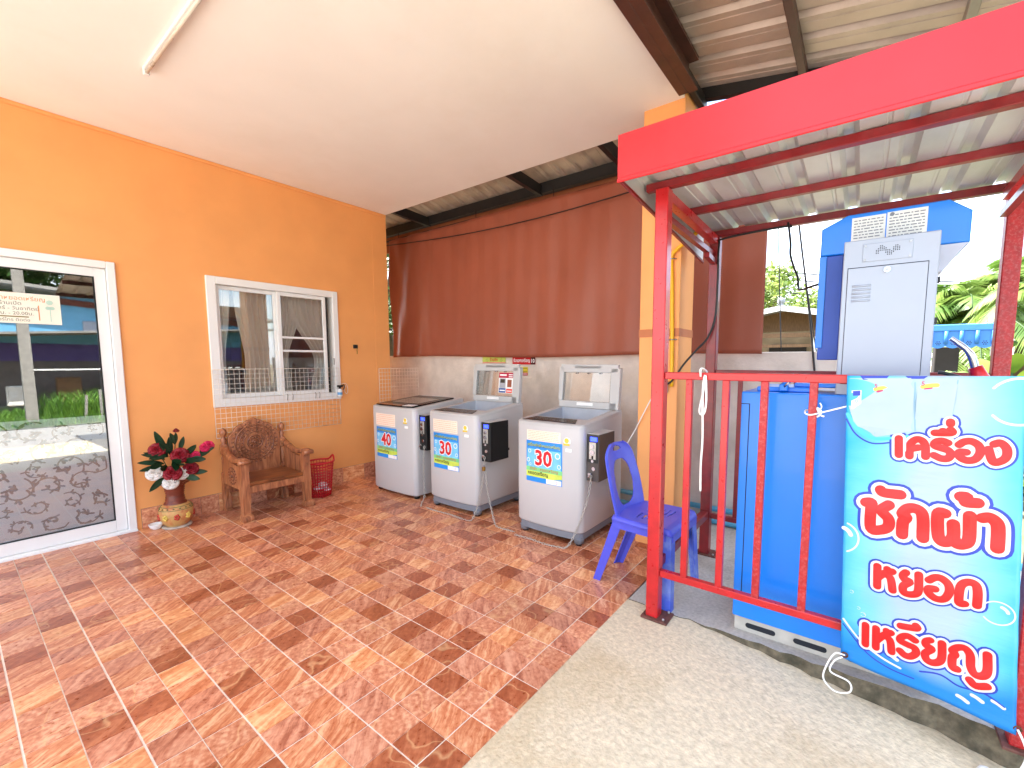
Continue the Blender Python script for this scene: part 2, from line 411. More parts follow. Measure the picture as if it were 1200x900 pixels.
# ================================================================== ground and setting
gm = mat('dry_soil', (140, 122, 92), 0.95, var=0.2, scale=3, bump=0.4, bscale=20, stain=(96, 104, 60), stain_scale=0.8)
MB().quad((-200, -200, -0.32), (200, -200, -0.32), (200, 200, -0.32), (-200, 200, -0.32)).top('ground', gm, kind='structure')
# concrete apron falling slightly towards the street
def apron_z(x, y):
    t = max(0.0, 0.62 - y)
    return -0.005 - min(0.20, 0.105 * t) - 0.02 * max(0, 0.62 - y) * 0.2
def apron(u, v):
    x = -1.75 + 3.915 * u; y = -3.0 + 3.985 * v
    z = apron_z(x, y) + 0.003 * math.sin(x * 3.1 + y * 2.3) * math.sin(y * 4.1)
    if y > 0.9: z = max(z, -0.004)
    return (x, y, z)
MB().grid(apron, 70, 64).top('concrete_apron', M_concrete, kind='structure')
road = mat('concrete_road', (150, 146, 138), 0.9, var=0.10, scale=3, bump=0.3, bscale=40, stain=(140, 136, 126), stain_scale=0.7)
MB().box(-60, 60, -6.4, -3.0, -0.5, -0.26).top('road', road, kind='structure')
# slab under the canopy: a real step up from the falling apron, its edge chipped towards the street end
slab_edge = []
for i in range(97):
    y = 0.955 - 0.04 * i * 1.02
    x = 2.145 + 0.006 * math.sin(i * 1.7) + 0.004 * math.sin(i * 4.1)
    if y < -0.36: x -= 0.03 * min(1, (-0.36 - y) / 0.06)
    if y < -0.50: x += 0.05 * min(1, (-0.50 - y) / 0.1)
    slab_edge.append((x, y))
mb = MB()
mb.prism([(4.0, 0.955)] + slab_edge + [(4.0, slab_edge[-1][1])], 'z', -0.45, 0.0)
for f in mb.bm.faces:
    f.material_index = 0 if abs(f.normal.z) > .5 else 1
M_step = mat('mossy_dirty_step', (104, 94, 76), .95, var=.3, scale=30, bump=.8, bscale=40, stain=(58, 54, 40), stain_scale=9, stain_amt=.8)
mb.top('canopy_slab', [M_slab, M_step], kind='structure')
MB().box(-14, -1.752, -3.0, 12, -.5, -.10).top('bounce_yard', M_slab, kind='structure')  # unseen yard, added beside the shortened porch to bounce sunlight in
yard = mat('yard_earth', (112, 104, 78), 0.95, var=0.2, scale=4, bump=0.4, bscale=20)
MB().box(3.83, 40, -14, 20, -0.6, -0.15).top('yard', yard, kind='structure')

# tiled porch floor -------------------------------------------------
floor = MB().box(-1.75, 3.71, 0.964, 4.55, -0.4, -0.003)
floor = floor.top('floor', M_grout, kind='structure')
CX, CY, X0, Y0 = 0.12454, 0.13466, 0.5664, 1.0843
def tile_mesh(nx, ny, kinds, wx=CX, wy=CY, fy=1.0, fx=1.0):
    """one glazed tile: its printed squares stand slightly proud of fine pressed joints"""
    mb = MB(local=True); J, j, ch = 0.0027, 0.0013, 0.0009
    for a in range(nx):
        for b in range(ny):
            x0 = a * wx; x1 = (a + 1) * wx if a < nx - 1 else (nx - 1 + fx) * wx
            y0 = b * wy; y1 = (b + 1) * wy if b < ny - 1 else (ny - 1 + fy) * wy
            x0 += J if a == 0 else j; x1 -= J if a == nx - 1 else j
            y0 += J if b == 0 else (j if b != 2 else j * 1.9); y1 -= J if b == ny - 1 else (j if b != 1 else j * 1.9)
            mi = kinds[(a * 3 + b) % 6]
            mb._faces([(x0, y0, -0.004), (x1, y0, -0.004), (x1, y1, -0.004), (x0, y1, -0.004),
                       (x0 + ch, y0 + ch, 0), (x1 - ch, y0 + ch, 0), (x1 - ch, y1 - ch, 0), (x0 + ch, y1 - ch, 0)],
                      [(4, 5, 6, 7), (0, 1, 5, 4), (1, 2, 6, 5), (2, 3, 7, 6), (3, 0, 4, 7)], mi)
    return mb.mesh('tile')
KV = [(1, 0, 2, 3, 1, 4), (2, 4, 1, 0, 3, 1), (3, 1, 0, 2, 4, 2), (0, 2, 3, 1, 2, 1), (1, 3, 4, 0, 2, 3), (4, 1, 2, 3, 0, 2), (2, 0, 1, 1, 3, 0), (3, 4, 1, 1, 2, 1)]
full = [tile_mesh(2, 3, k) for k in KV]
front = [tile_mesh(2, 1, k, fy=0.93) for k in KV[:4]]
nrow = int((4.435 - Y0) / (3 * CY)); rest = (4.435 - Y0) - nrow * 3 * CY
nb = int(rest / CY) + 1; fyb = rest / CY - (nb - 1)
back = [tile_mesh(2, nb, k, fy=max(fyb, 0.12)) for k in KV[2:6]]
for me in full + front + back:
    for m in TILE: me.materials.append(m)
fo = floor.location
for i in range(-9, 13):
    x = X0 + i * 2 * CX
    if x + 2 * CX > 3.71: continue
    for r in range(-1, nrow + 1):
        if r == nrow and x > 3.1: pass
        if r == -1: me, y = random.choice(front), Y0 - CY * 0.93
        elif r == nrow: me, y = random.choice(back), Y0 + nrow * 3 * CY
        else: me, y = full[(i * 3 + r * 5 + (r * r) % 3 + random.choice((0, 0, 1))) % len(full)], Y0 + r * 3 * CY
        o = bpy.data.objects.new('tile', me); col.objects.link(o); o.parent = floor
        o.location = Vector((x, y, random.uniform(-0.0004, 0.0003))) - fo
        o.rotation_euler = (random.uniform(-.0012, .0012), random.uniform(-.0012, .0012), 0)

# ================================================================== house
WY, CZ, HX = 4.437, 2.945, 3.12
house = thing('house', 'orange house front with sliding door, window and white porch ceiling', 'house', (1.0, WY, 0))
DX0, DX1, DZ = -0.86, 0.812, 2.013          # door opening
WX0, WX1, WZ0, WZ1 = 1.362, 2.503, 0.902, 2.012
mb = MB()
mb.box(-1.65, DX0, WY, WY + .12, -0.3, CZ + .3); mb.box(-1.65, -1.53, WY + .12, 9, -.3, CZ + .3); mb.box(DX0, DX1, WY, WY + .12, DZ, CZ + .3)
mb.box(DX1, WX0, WY, WY + .12, -0.3, CZ + .3)
mb.box(WX0, WX1, WY, WY + .12, -0.3, WZ0); mb.box(WX0, WX1, WY, WY + .12, WZ1, CZ + .3)
mb.box(WX1, HX, WY, WY + .12, -0.3, CZ + .3)
mb.box(HX - .12, HX, WY + .12, 9, -0.3, CZ + .3)
mb.build('wall', M_orange, house)
MB().box(2.942, HX + .003, WY - .003, WY + .05, 0.0, CZ - .0).build('corner_pilaster', M_orange, house)
MB().box(-1.65, HX + .004, WY - .010, WY + .004, CZ - .028, CZ - .001, 0.003).build('cornice', M_orange, house)
MB().box(-1.75, HX, .982, WY + .02, CZ, CZ + .06).build('ceiling', M_ceil, house)
mb = MB(); mb.box(-1.5, 3.0, 4.56, 8.6, -0.28, 0.01); mb.box(-1.5, 3.0, 8.6, 8.7, 0, 2.9); mb.box(-1.525, -1.5, 4.56, 8.6, 0, 2.9); mb.box(2.94, 2.999, 4.56, 8.6, 0, 2.9)
mb.box(-1.5, 3.0, 4.56, 8.6, 2.9, 2.95)
mb.build('room_shell', M_room, house)
# pillar
PX0, PX1, PY0, PY1 = 2.895, 3.175, 0.975, 1.25
pil = MB().box(PX0, PX1, PY0, PY1, -0.3, CZ + 0.2, 0.004).build('pillar', M_orange, house)
MB().box(PX0 - .003, PX1 + .003, PY0 - .003, PY1 + .003, 1.462, 1.515, 0.001).build('painted_band', M_orange_dk, pil)
# skirting of stone-look tiles
sk = MB().box(DX1 + .03, 2.955, WY - .006, WY + .002, -.01, .156).build('skirting', M_skgrout, house)
x = DX1 + .031; k = 0
while x < 2.93:
    wd = (.128, .25, .13, .25)[k % 4]; x1 = min(x + wd, 2.953)
    o = MB().box(x + .0015, x1 - .0015, WY - .012, WY - .004, .001, .154, .0012).build('tile', TILE[(2, 3, 2, 4, 3, 0)[k % 6]], sk)
    x = x1; k += 1
# eave roof behind the porch ceiling
for y in (4.36, 2.66, 1.72):
    MB().bar((3.02, y + .0, 3.02), (3.72, y + .03, 3.0), .045, .10).build('rafter', M_black_steel, house)
MB().box(3.69, 3.75, -0.2, 7.5, 2.965, 3.068).build('eave_beam', M_black_steel, house)
mb = MB()
def corr(mb, a0, a1, b0, b1, zf, axis, pitch=.19, rw=.035, rh=.022, nb=1, mi=0):
    """trapezoid ribbed sheet; ribs run along b; axis 'x' means ribs run along x"""
    a = a0; prof = []
    while a < a1:
        for da, h in ((0, 0), (rw * .35, rh), (rw * .95, rh), (rw * 1.3, 0), (pitch * .5, 0), (pitch * .52, .003), (pitch * .58, .003), (pitch * .60, 0)):
            if a + da <= a1: prof.append((a + da, h))
        a += pitch
    prof.append((a1, 0))
    rows = []
    for k in range(nb + 1):
        b = b0 + (b1 - b0) * k / nb
        rows.append([(b, p, zf(b, p) + h) if axis == 'x' else (p, b, zf(p, b) + h) for p, h in prof])
    R = [[mb.bm.verts.new(p) for p in r] for r in rows]
    for A, B in zip(R, R[1:]):
        for i in range(len(A) - 1):
            f = mb.bm.faces.new((A[i], B[i], B[i + 1], A[i + 1])); f.material_index = mi
    return mb
corr(mb, 1.0, 7.6, 3.0, 4.15, lambda x, y: 3.20 - .19 * (x - 3.12), 'x', .17, .05, .022); mb.solid(.0012)
mb.build('eave_sheet', M_zinc_old, house)
fb = mat('faded_brown_board', (156, 92, 56), .7, var=.12, scale=4)
MB().box(3.84, 3.858, -0.1, 7.4, 2.80, 3.03).build('fascia_board', fb, house)
mb = MB(); mb.box(-1.9, HX + .08, 4.5, 9.2, 3.3, 3.35); mb.box(-1.9, HX - .12, .95, 4.5, 3.3, 3.35); mb.build('roof', M_zinc_old, house)

# sliding door ------------------------------------------------------
F = .055
mb = MB()
mb.box(DX1 - .048, DX1, WY - .022, WY + .09, 0, DZ, .004); mb.box(DX0, DX0 + .048, WY - .022, WY + .09, 0, DZ, .004)
mb.box(DX0 + .048, DX1 - .048, WY - .022, WY + .09, DZ - .05, DZ, .004); mb.box(DX0 + .048, DX1 - .048, WY - .022, WY + .09, 0.0, .022, .003)
mb.box(DX0, DX1, WY - .034, WY - .022, -.001, .012, .002)
door = mb.build('sliding_door', M_white_frame, house)
def leaf(x0, x1, yy):
    s = .062; z0, z1 = .024, DZ - .052
    mb = MB(); mb.box(x0, x0 + s, yy, yy + .03, z0, z1, .003); mb.box(x1 - s, x1, yy, yy + .03, z0, z1, .003)
    mb.box(x0 + s, x1 - s, yy, yy + .03, z0, z0 + .085, .003); mb.box(x0 + s, x1 - s, yy, yy + .03, z1 - s, z1, .003)
    mb.build('leaf_frame', M_white_frame, door)
    gx0, gx1, gz0, gz1 = x0 + s, x1 - s, z0 + .085, z1 - s
    mb = MB(); g = .006
    mb.box(gx0, gx0 + g, yy - .001, yy + .012, gz0, gz1); mb.box(gx1 - g, gx1, yy - .001, yy + .012, gz0, gz1)
    mb.box(gx0 + g, gx1 - g, yy - .001, yy + .012, gz0, gz0 + g); mb.box(gx0 + g, gx1 - g, yy - .001, yy + .012, gz1 - g, gz1)
    mb.build('gasket', M_rubber, door)
    MB().box(gx0 + g, gx1 - g, yy + .010, yy + .015, gz0 + g, gz1 - g).build('glass_pane', M_door_glass, door)
    # privacy film with scrolling vines
    mb = MB(); fy = yy + .0185
    mb.box(gx0 + g, gx1 - g, fy, fy + .001, gz0 + g, .905)
    rnd = random.Random(int(x0 * 100) + 5)
    def place(p, e): return (p[0], fy - .0008 - e, p[1])
    def scroll(cx, cz, dr, sz, mi):
        pts = []
        for k in range(26):
            t = k / 25; a = dr[0] + dr[1] * t * 6.4; r = sz * (1 - .86 * t)
            pts.append((cx + r * math.cos(a), cz + r * math.sin(a)))
        pts = [p for p in pts if gx0 + .02 < p[0] < gx1 - .02 and gz0 + .02 < p[1] < .89]
        if len(pts) < 6: return
        ribbon(mb, pts, sz * .055, place, mi, .0004, 2)
        for k in range(2, len(pts) - 1, 4):
            p = pts[k]
            for q in range(3):
                a = rnd.uniform(0, 6.28); l = sz * rnd.uniform(.22, .38)
                e = (p[0] + math.cos(a) * l, p[1] + math.sin(a) * l)
                if gx0 + .02 < e[0] < gx1 - .02 and gz0 + .02 < e[1] < .885:
                    ribbon(mb, [p, ((p[0] + e[0]) / 2 + l * .1, (p[1] + e[1]) / 2), e], sz * .075, place, mi if q else 2, .0004, 3)
    zz = gz0 + .08; row = 0
    while zz < .90:
        xx = gx0 + .06 + (row % 2) * .09
        while xx < gx1:
            scroll(xx, zz, (rnd.uniform(0, 6), rnd.choice((-1, 1))), rnd.uniform(.055, .09), 1); xx += .155
        zz += .125; row += 1
    mb.build('privacy_film', [M_film, M_vine, M_vine2], door)
M_film = mat('frosted_film', (234, 237, 242), .35, var=.04, coat=.2)
M_vine = mat('film_vine_print', (112, 102, 102), .4)
M_vine2 = mat('film_leaf_print', (104, 124, 140), .4)
leaf(-0.04, DX1 - .05, WY + .005)
leaf(DX0 + .05, 0.02, WY + .045)
# window ------------------------------------------------------------
mb = MB()
mb.box(WX0, WX0 + .07, WY - .018, WY + .09, WZ0, WZ1, .004); mb.box(WX1 - .055, WX1, WY - .018, WY + .09, WZ0, WZ1, .004)
mb.box(WX0 + .07, WX1 - .055, WY - .018, WY + .09, WZ1 - .062, WZ1, .004); mb.box(WX0 + .07, WX1 - .055, WY - .018, WY + .09, WZ0, WZ0 + .07, .004)
win = mb.build('window', M_white_frame, house)
def sash(x0, x1, yy, bars, dark=False):
    z0, z1 = WZ0 + .072, WZ1 - .064; s = .034
    mb = MB(); mb.box(x0, x0 + s, yy, yy + .024, z0, z1, .003); mb.box(x1 - s, x1, yy, yy + .024, z0, z1, .003)
    mb.box(x0 + s, x1 - s, yy, yy + .024, z0, z0 + s, .003); mb.box(x0 + s, x1 - s, yy, yy + .024, z1 - s, z1, .003)
    mb.build('sash_frame', M_white_frame, win)
    for zb in bars: MB().box(x0 + s, x1 - s, yy + .004, yy + .02, zb - .010, zb + .010, .002).build('glazing_bar', M_white_frame, win)
    MB().box(x0 + s, x1 - s, yy + .010, yy + .014, z0 + s, z1 - s).build('pane', M_glass, win)
sash(WX0 + .071, 1.928, WY + .032, [])
sash(1.916, WX1 - .12, WY + .004, [1.525, 1.397])
MB().box(WX1 - .119, WX1 - .10, WY + .012, WY + .03, WZ0 + .075, WZ1 - .066).build('rubber_seal', M_rubber, win)
MB().box(WX1 - .075, WX1 - .062, WY - .026, WY - .017, 1.26, 1.33, .003).build('latch', mat('steel', (150, 148, 145), .3, metal=.9), win)

# curtains in the window -------------------------------------------
M_curt = mat('taupe_curtain', (230, 220, 206), .85, var=.12, scale=8, stretch=(1, 1, .15), bump=.1, bscale=200)
M_curt2 = mat('pale_curtain', (196, 186, 172), .85, var=.08, scale=8, stretch=(1, 1, .15))
def curtain(xa, xb, y, tie, side, m, label, nf):
    def fn(u, v):
        z = .75 + 1.3 * v
        k = 1 - tie * math.exp(-((z - 1.30) / .32) ** 2) - (tie * .7 if z < 1.3 else 0) * (1 - math.exp(-((z - 1.30) / .32) ** 2))
        wdt = (xb - xa) * max(k, .2)
        x = xa + u * wdt if side < 0 else xb - (1 - u) * wdt
        return (x, y + .022 * math.sin(u * nf * 2 * PI) * (1.1 - .3 * v) + .006 * math.sin(u * 37 + z * 2), z)
    MB().grid(fn, nf * 10, 24).solid(.0015).top('curtain', m, label, 'curtain', 'curtains behind the house window')
curtain(1.34, 1.58, WY + .135, .25, -1, M_curt, 'narrow taupe curtain at the outer edge of the left window pane', 5)
curtain(1.60, 1.95, WY + .125, .20, 1, M_curt, 'pleated pale taupe curtain in the middle of the window', 7)
curtain(1.955, 2.20, WY + .14, .62, -1, M_curt, 'taupe curtain drawn aside left in the barred right window pane', 6)
curtain(2.05, 2.56, WY + .125, .5, 1, M_curt, 'taupe curtain drawn aside right in the barred right window pane', 8)

# ================================================================== boundary wall and tarpaulin
wall = MB()
BX = 3.72
def wf(u, v): return (BX + .004 * math.sin(u * 31 + v * 3) * math.sin(v * 9), 9.0 - 12 * u, -0.3 + 1.672 * v)
wall.box(BX, BX + .11, 0.02, 9.0, -.4, 1.368, .006)
bw = wall.top('boundary_wall', M_cement, 'long grey cement wall behind the washing machines', 'wall')
M_tarp = mat('brown_tarpaulin', (156, 84, 62), .5, var=.06, scale=3, bump=.05, bscale=200, stain=(138, 72, 54), stain_scale=1.5, stain_amt=.5)
TY0, TY1 = .60, 5.125
def tarp(u, v):
    y = TY1 + (TY0 - TY1) * u; z = 1.348 + 1.53 * v + .012 * math.sin(u * 9) * (1 - v)
    d = .008 * math.sin(u * 41 + 3 * math.sin(u * 7.3) + .7 * math.sin(v * 3)) * (.4 + .6 * (1 - v)) * (1 if u < .3 else .35)
    d += .009 * math.sin(u * 15 + v * 2.2 + 2 * math.sin(u * 5)) + .0045 * math.sin(u * 63 + v * 1.5 + 2.5 * math.sin(u * 11)) * (1 - .5 * v) * (.4 + .6 * math.sin(u * 9) ** 2) + .003 * math.sin(u * 131 - v * 2) + .006 * math.sin(u * 85 + v * 7) * max(0, .35 - u) * 3
    d += .03 * math.sin((u - .05) * 60 + (1 - v) * 5) * math.exp(-((u - .05) / .10) ** 2) * (1 - v * .6)
    d += .014 * math.sin((u * 30 - v * 6)) * math.exp(-((u - .66) / .09) ** 2)
    d += .03 * math.exp(-((u - .93) / .03) ** 2) * (1 - .5 * v)
    return (BX - .075 + d, y, z)
tp = thing('tarpaulin', 'big brown tarpaulin hung as a screen above the grey wall', 'tarpaulin', (BX - .05, 3, 1.35))
MB().grid(tarp, 260, 40).solid(.0015).build('sheet', M_tarp, tp)
rope_m = mat('dark_cord', (48, 26, 22), .8)
mb = MB(); mb.tube([(BX - .145 , 5.10 - .41 * k, 2.80 - .11 * math.sin(PI * k / 11) + .0 * k) for k in range(12)], .006, 6)
mb.build('lashing_rope', rope_m, tp)
MB().tube([(BX - .05, 5.5, 2.885), (BX - .05, .4, 2.875)], .012, 8).build('hanging_pipe', rope_m, tp)
for y in (4.95, 3.55, 2.5, 1.75):
    MB().tube([(BX - .05, y, 2.88), (BX - .03, y + .02, 2.99)], .004, 5).build('tie_wire', rope_m, tp)

# ================================================================== lean-to roof over the forecourt
lean = thing('lean_to_roof', 'brown framed lean-to roof of ribbed metal sheets over the forecourt', 'roof', (1.0, .93, 2.8))
def lz(x, y): return 3.10 + .175 * (y - .95)
mb = MB(); corr(mb, 1.3, 3.19, 1.10, -2.6, lz, 'y', .185, .05, .024, nb=2); mb.solid(.0012)  # unseen outer end lengthened to keep light off the banner
mb.build('sheet', M_zinc_old, lean)
mb = MB(); mb.box(1.3, 2.76, .915, .972, 2.885, 3.085, .004); mb.box(1.3, 2.76, .86, .915, 2.885, 2.90); mb.box(1.3, 2.76, .86, .915, 3.05, 3.07)
mb.build('main_beam', M_brown_steel, lean)
MB().bar((3.15, 1.0, 3.075), (3.15, -2.5, 2.46), .05, .075).build('end_rafter', M_black_steel, lean)
for y, m in ((.36, M_brown_steel), (-.31, mat('grey_steel', (150, 140, 132), .4, metal=.4)), (-1.0, M_brown_steel), (-1.75, M_brown_steel), (-2.5, M_brown_steel)):
    z = lz(0, y) - .035; MB().box(1.3, 3.17, y - .02, y + .02, z - .03, z + .03, .003).build('purlin', m, lean)
for x in (3.0,):
    MB().box(x - .05, x + .05, -2.55, -2.45, -.35, 2.43, .004).build('post', M_brown_steel, lean)
mb = MB(); mb.box(2.77, 3.18, .925, .965, 2.97, 3.05, .004); mb.build('bracket', M_black_steel, lean)

# ================================================================== red canopy shelter
can = thing('canopy', 'red steel canopy shelter with railing and ribbed roof over the blue dispenser', 'canopy', (2.55, .15, 0))
P = .031
def post(x, y, z1, m, ang=0):
    p = MB().box(x - P, x + P, y - P, y + P, .006, z1, .004).build('post', m, can)
    b = MB(); b.box(x - .05, x + .065, y - .085, y + .05, -.004, .0085, .002)
    b.tube([(x + .05, y - .062, .008), (x + .05, y - .062, .02)], .006, 6, mi=1); b.tube([(x - .03, y - .062, .008), (x - .03, y - .062, .018)], .006, 6, mi=1)
    b.build('base_plate', [mat('rusty_plate', (104, 62, 52), .7, var=.25, scale=30, stain=(60, 36, 30), stain_scale=25), mat('bolt_steel', (190, 188, 184), .4, metal=.8)], p)
FX, RX, LY, RY = 2.075, 2.99, .787, -.505
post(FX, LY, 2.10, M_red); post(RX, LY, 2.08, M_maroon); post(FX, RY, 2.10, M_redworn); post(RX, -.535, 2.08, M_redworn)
# front railing
mb = MB(); mb.box(FX - .0165, FX + .0165, RY + P, LY - P, 1.213, 1.247, .003); mb.build('top_rail', M_red, can)
mb = MB(); mb.box(FX - .0165, FX + .0165, RY + P, LY - P, .222, .255, .003); mb.build('bottom_rail', M_red, can)
for y in (.640, .478, .323, .146, -.02, -.18, -.34): MB().box(FX - .0145, FX + .0145, y - .0145, y + .0145, .2545, 1.2135, .002).build('baluster', M_red if y > .4 else M_redworn, can)
# side and rear rails
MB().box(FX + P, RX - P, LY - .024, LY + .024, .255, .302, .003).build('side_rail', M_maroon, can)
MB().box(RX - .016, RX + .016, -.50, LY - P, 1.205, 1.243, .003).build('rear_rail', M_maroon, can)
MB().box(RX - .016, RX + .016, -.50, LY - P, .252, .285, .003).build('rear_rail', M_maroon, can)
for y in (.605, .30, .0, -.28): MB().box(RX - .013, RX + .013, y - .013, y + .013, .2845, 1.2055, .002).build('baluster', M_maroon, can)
# roof frame
MB().box(FX - .02, FX + .02, -.86, .87, 2.10, 2.135, .003).build('front_purlin', M_maroon, can)
MB().box(2.50, 2.535, -.86, .855, 2.098, 2.133, .003).build('middle_purlin', M_maroon, can)
MB().box(RX - .02, RX + .02, -.86, .84, 2.08, 2.118, .003).build('rear_purlin', M_maroon, can)
for y in (LY, RY):
    MB().bar((FX + P + .001, y, 2.075), (RX - P - .001, y, 2.058), .045, .045).build('side_beam', M_red, can)
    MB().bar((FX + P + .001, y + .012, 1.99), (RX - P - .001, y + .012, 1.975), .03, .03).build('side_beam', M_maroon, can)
MB().bar((RX - .03, LY, 1.925), (RX - .19, LY, 1.94), .03, .03).build('stub_bracket', M_maroon, can)
mb = MB(); corr(mb, -.90, .90, 1.82, 3.06, lambda x, y: 2.143 - .012 * (x - 1.82), 'x', .19, .052, .024); mb.solid(.0012)
mb.build('roof_sheet', M_zinc, can)
# red sheet fascia with turned lower edge
mb = MB(); mb.box(1.80, 1.8025, -.92, .893, 2.078, 2.262); mb.box(1.8025, 1.825, -.92, .893, 2.078, 2.0805); mb.box(1.792, 1.8, -.92, .893, 2.066, 2.084, .003)
mb.box(1.80, 1.83, -.92, .893, 2.262, 2.2645)
mb.build('fascia', M_fascia, can)
# grey side flashing with dark red lower edge
mb = MB(); mb.prism([(1.81, 2.165), (3.06, 2.15), (3.06, 1.955), (1.81, 2.078)], 'y', .884, .887)
mb.bar((1.81, .884, 2.078), (3.06, .884, 1.955), .012, .014, mi=1)
mb.build('side_flashing', [M_zinc, M_maroon], can)

# ================================================================== vinyl banner on the railing
ban = thing('banner', 'light blue vinyl banner with big red lettering tied to the railing', 'banner', (2.03, -.2, .1))
A, B_, C_, D_ = Vector((2.035, .039, 1.246)), Vector((2.035, -.425, 1.252)), Vector((2.02, -.482, .066)), Vector((2.02, .001, .131))
def bsh(y, z):
    """gentle waves of the hanging sheet at banner position y, z"""
    return .004 * math.sin(z * 9 + y * 4) + .005 * math.sin(y * 17 + z * 3) + .0022 * math.sin(z * 41 + y * 9)
def bfn(u, v):
    p = (A * (1 - u) + B_ * u) * v + (D_ * (1 - u) + C_ * u) * (1 - v)
    return (2.03 + bsh(p.y, p.z), p.y, p.z)
def bmat():
    m = bpy.data.materials.new('banner_print'); m.use_nodes = True
    t = m.node_tree; b = t.nodes['Principled BSDF']; lk = t.links.new
    tco = t.nodes.new('ShaderNodeTexCoord'); sp = t.nodes.new('ShaderNodeSeparateXYZ'); lk(tco.outputs['Object'], sp.inputs[0])
    # local y: +.24 left edge .. -.28 right edge; local z: 0 bottom .. 1.15 top
    nz = t.nodes.new('ShaderNodeTexNoise'); nz.inputs['Scale'].default_value = 4; nz.inputs['Detail'].default_value = 3; lk(tco.outputs['Object'], nz.inputs['Vector'])
    ab = t.nodes.new('ShaderNodeMath'); ab.operation = 'ADD'; ab.inputs[1].default_value = .03; lk(sp.outputs['Y'], ab.inputs[0])
    aa = t.nodes.new('ShaderNodeMath'); aa.operation = 'ABSOLUTE'; lk(ab.outputs[0], aa.inputs[0])
    nn = t.nodes.new('ShaderNodeMath'); nn.operation = 'MULTIPLY_ADD'; nn.inputs[1].default_value = .18; nn.inputs[2].default_value = -.09; lk(nz.outputs['Fac'], nn.inputs[0])
    ad = t.nodes.new('ShaderNodeMath'); ad.operation = 'ADD'; lk(aa.outputs[0], ad.inputs[0]); lk(nn.outputs[0], ad.inputs[1])
    ra = t.nodes.new('ShaderNodeValToRGB'); e = ra.color_ramp.elements
    e[0].position = .05; e[0].color = lin((150, 170, 182)) + (1,); e[1].position = .27; e[1].color = lin((6, 150, 208)) + (1,)
    k = e.new(.17); k.color = lin((96, 178, 204)) + (1,)
    lk(ad.outputs[0], ra.inputs['Fac'])
    # deeper water along the bottom edge, its line waving
    wv = t.nodes.new('ShaderNodeMath'); wv.operation = 'SINE'; my = t.nodes.new('ShaderNodeMath'); my.operation = 'MULTIPLY'; my.inputs[1].default_value = 13
    lk(sp.outputs['Y'], my.inputs[0]); lk(my.outputs[0], wv.inputs[0])
    w2 = t.nodes.new('ShaderNodeMath'); w2.operation = 'MULTIPLY_ADD'; w2.inputs[1].default_value = -.035; lk(wv.outputs[0], w2.inputs[0]); lk(sp.outputs['Z'], w2.inputs[2])
    rb = t.nodes.new('ShaderNodeValToRGB'); f = rb.color_ramp.elements
    f[0].position = .06; f[0].color = (1, 1, 1, 1); f[1].position = .17; f[1].color = (0, 0, 0, 1)
    lk(w2.outputs[0], rb.inputs['Fac'])
    mm = t.nodes.new('ShaderNodeMix'); mm.data_type = 'RGBA'; lk(rb.outputs['Color'], mm.inputs['Factor']); lk(ra.outputs['Color'], mm.inputs['A'])
    mm.inputs['B'].default_value = lin((4, 116, 192)) + (1,)
    lk(mm.outputs['Result'], b.inputs['Base Color']); b.inputs['Roughness'].default_value = .38
    n4 = t.nodes.new('ShaderNodeTexNoise'); n4.inputs['Scale'].default_value = 14; n4.inputs['Detail'].default_value = 5
    mp4 = t.nodes.new('ShaderNodeMapping'); mp4.inputs['Scale'].default_value = (1, .5, 2.4); mp4.inputs['Rotation'].default_value = (.35, 0, 0)
    lk(tco.outputs['Object'], mp4.inputs['Vector']); lk(mp4.outputs['Vector'], n4.inputs['Vector'])
    bp = t.nodes.new('ShaderNodeBump'); bp.inputs['Strength'].default_value = .3; bp.inputs['Distance'].default_value = .008
    lk(n4.outputs['Fac'], bp.inputs['Height']); lk(bp.outputs['Normal'], b.inputs['Normal'])
    return m
MB().grid(bfn, 40, 80).solid(.0008).build('vinyl_sheet', bmat(), ban)
I_red = mat('banner_red_ink', (196, 8, 14), .4, var=.06, scale=9)
I_white = mat('banner_white_ink', (196, 196, 190), .4, var=.02)
I_blue = mat('banner_blue_ink', (28, 52, 160), .4, var=.04)
I_pale = mat('banner_pale_print', (152, 170, 180), .4, var=.05, scale=10)
I_line = mat('banner_grey_line', (120, 160, 186), .4)
I_cyan = mat('banner_cyan_print', (62, 176, 228), .4, var=.06)
def on_ban(p, e, off): return (2.03 + bsh(p[0], p[1]) - off - e, p[0], p[1])
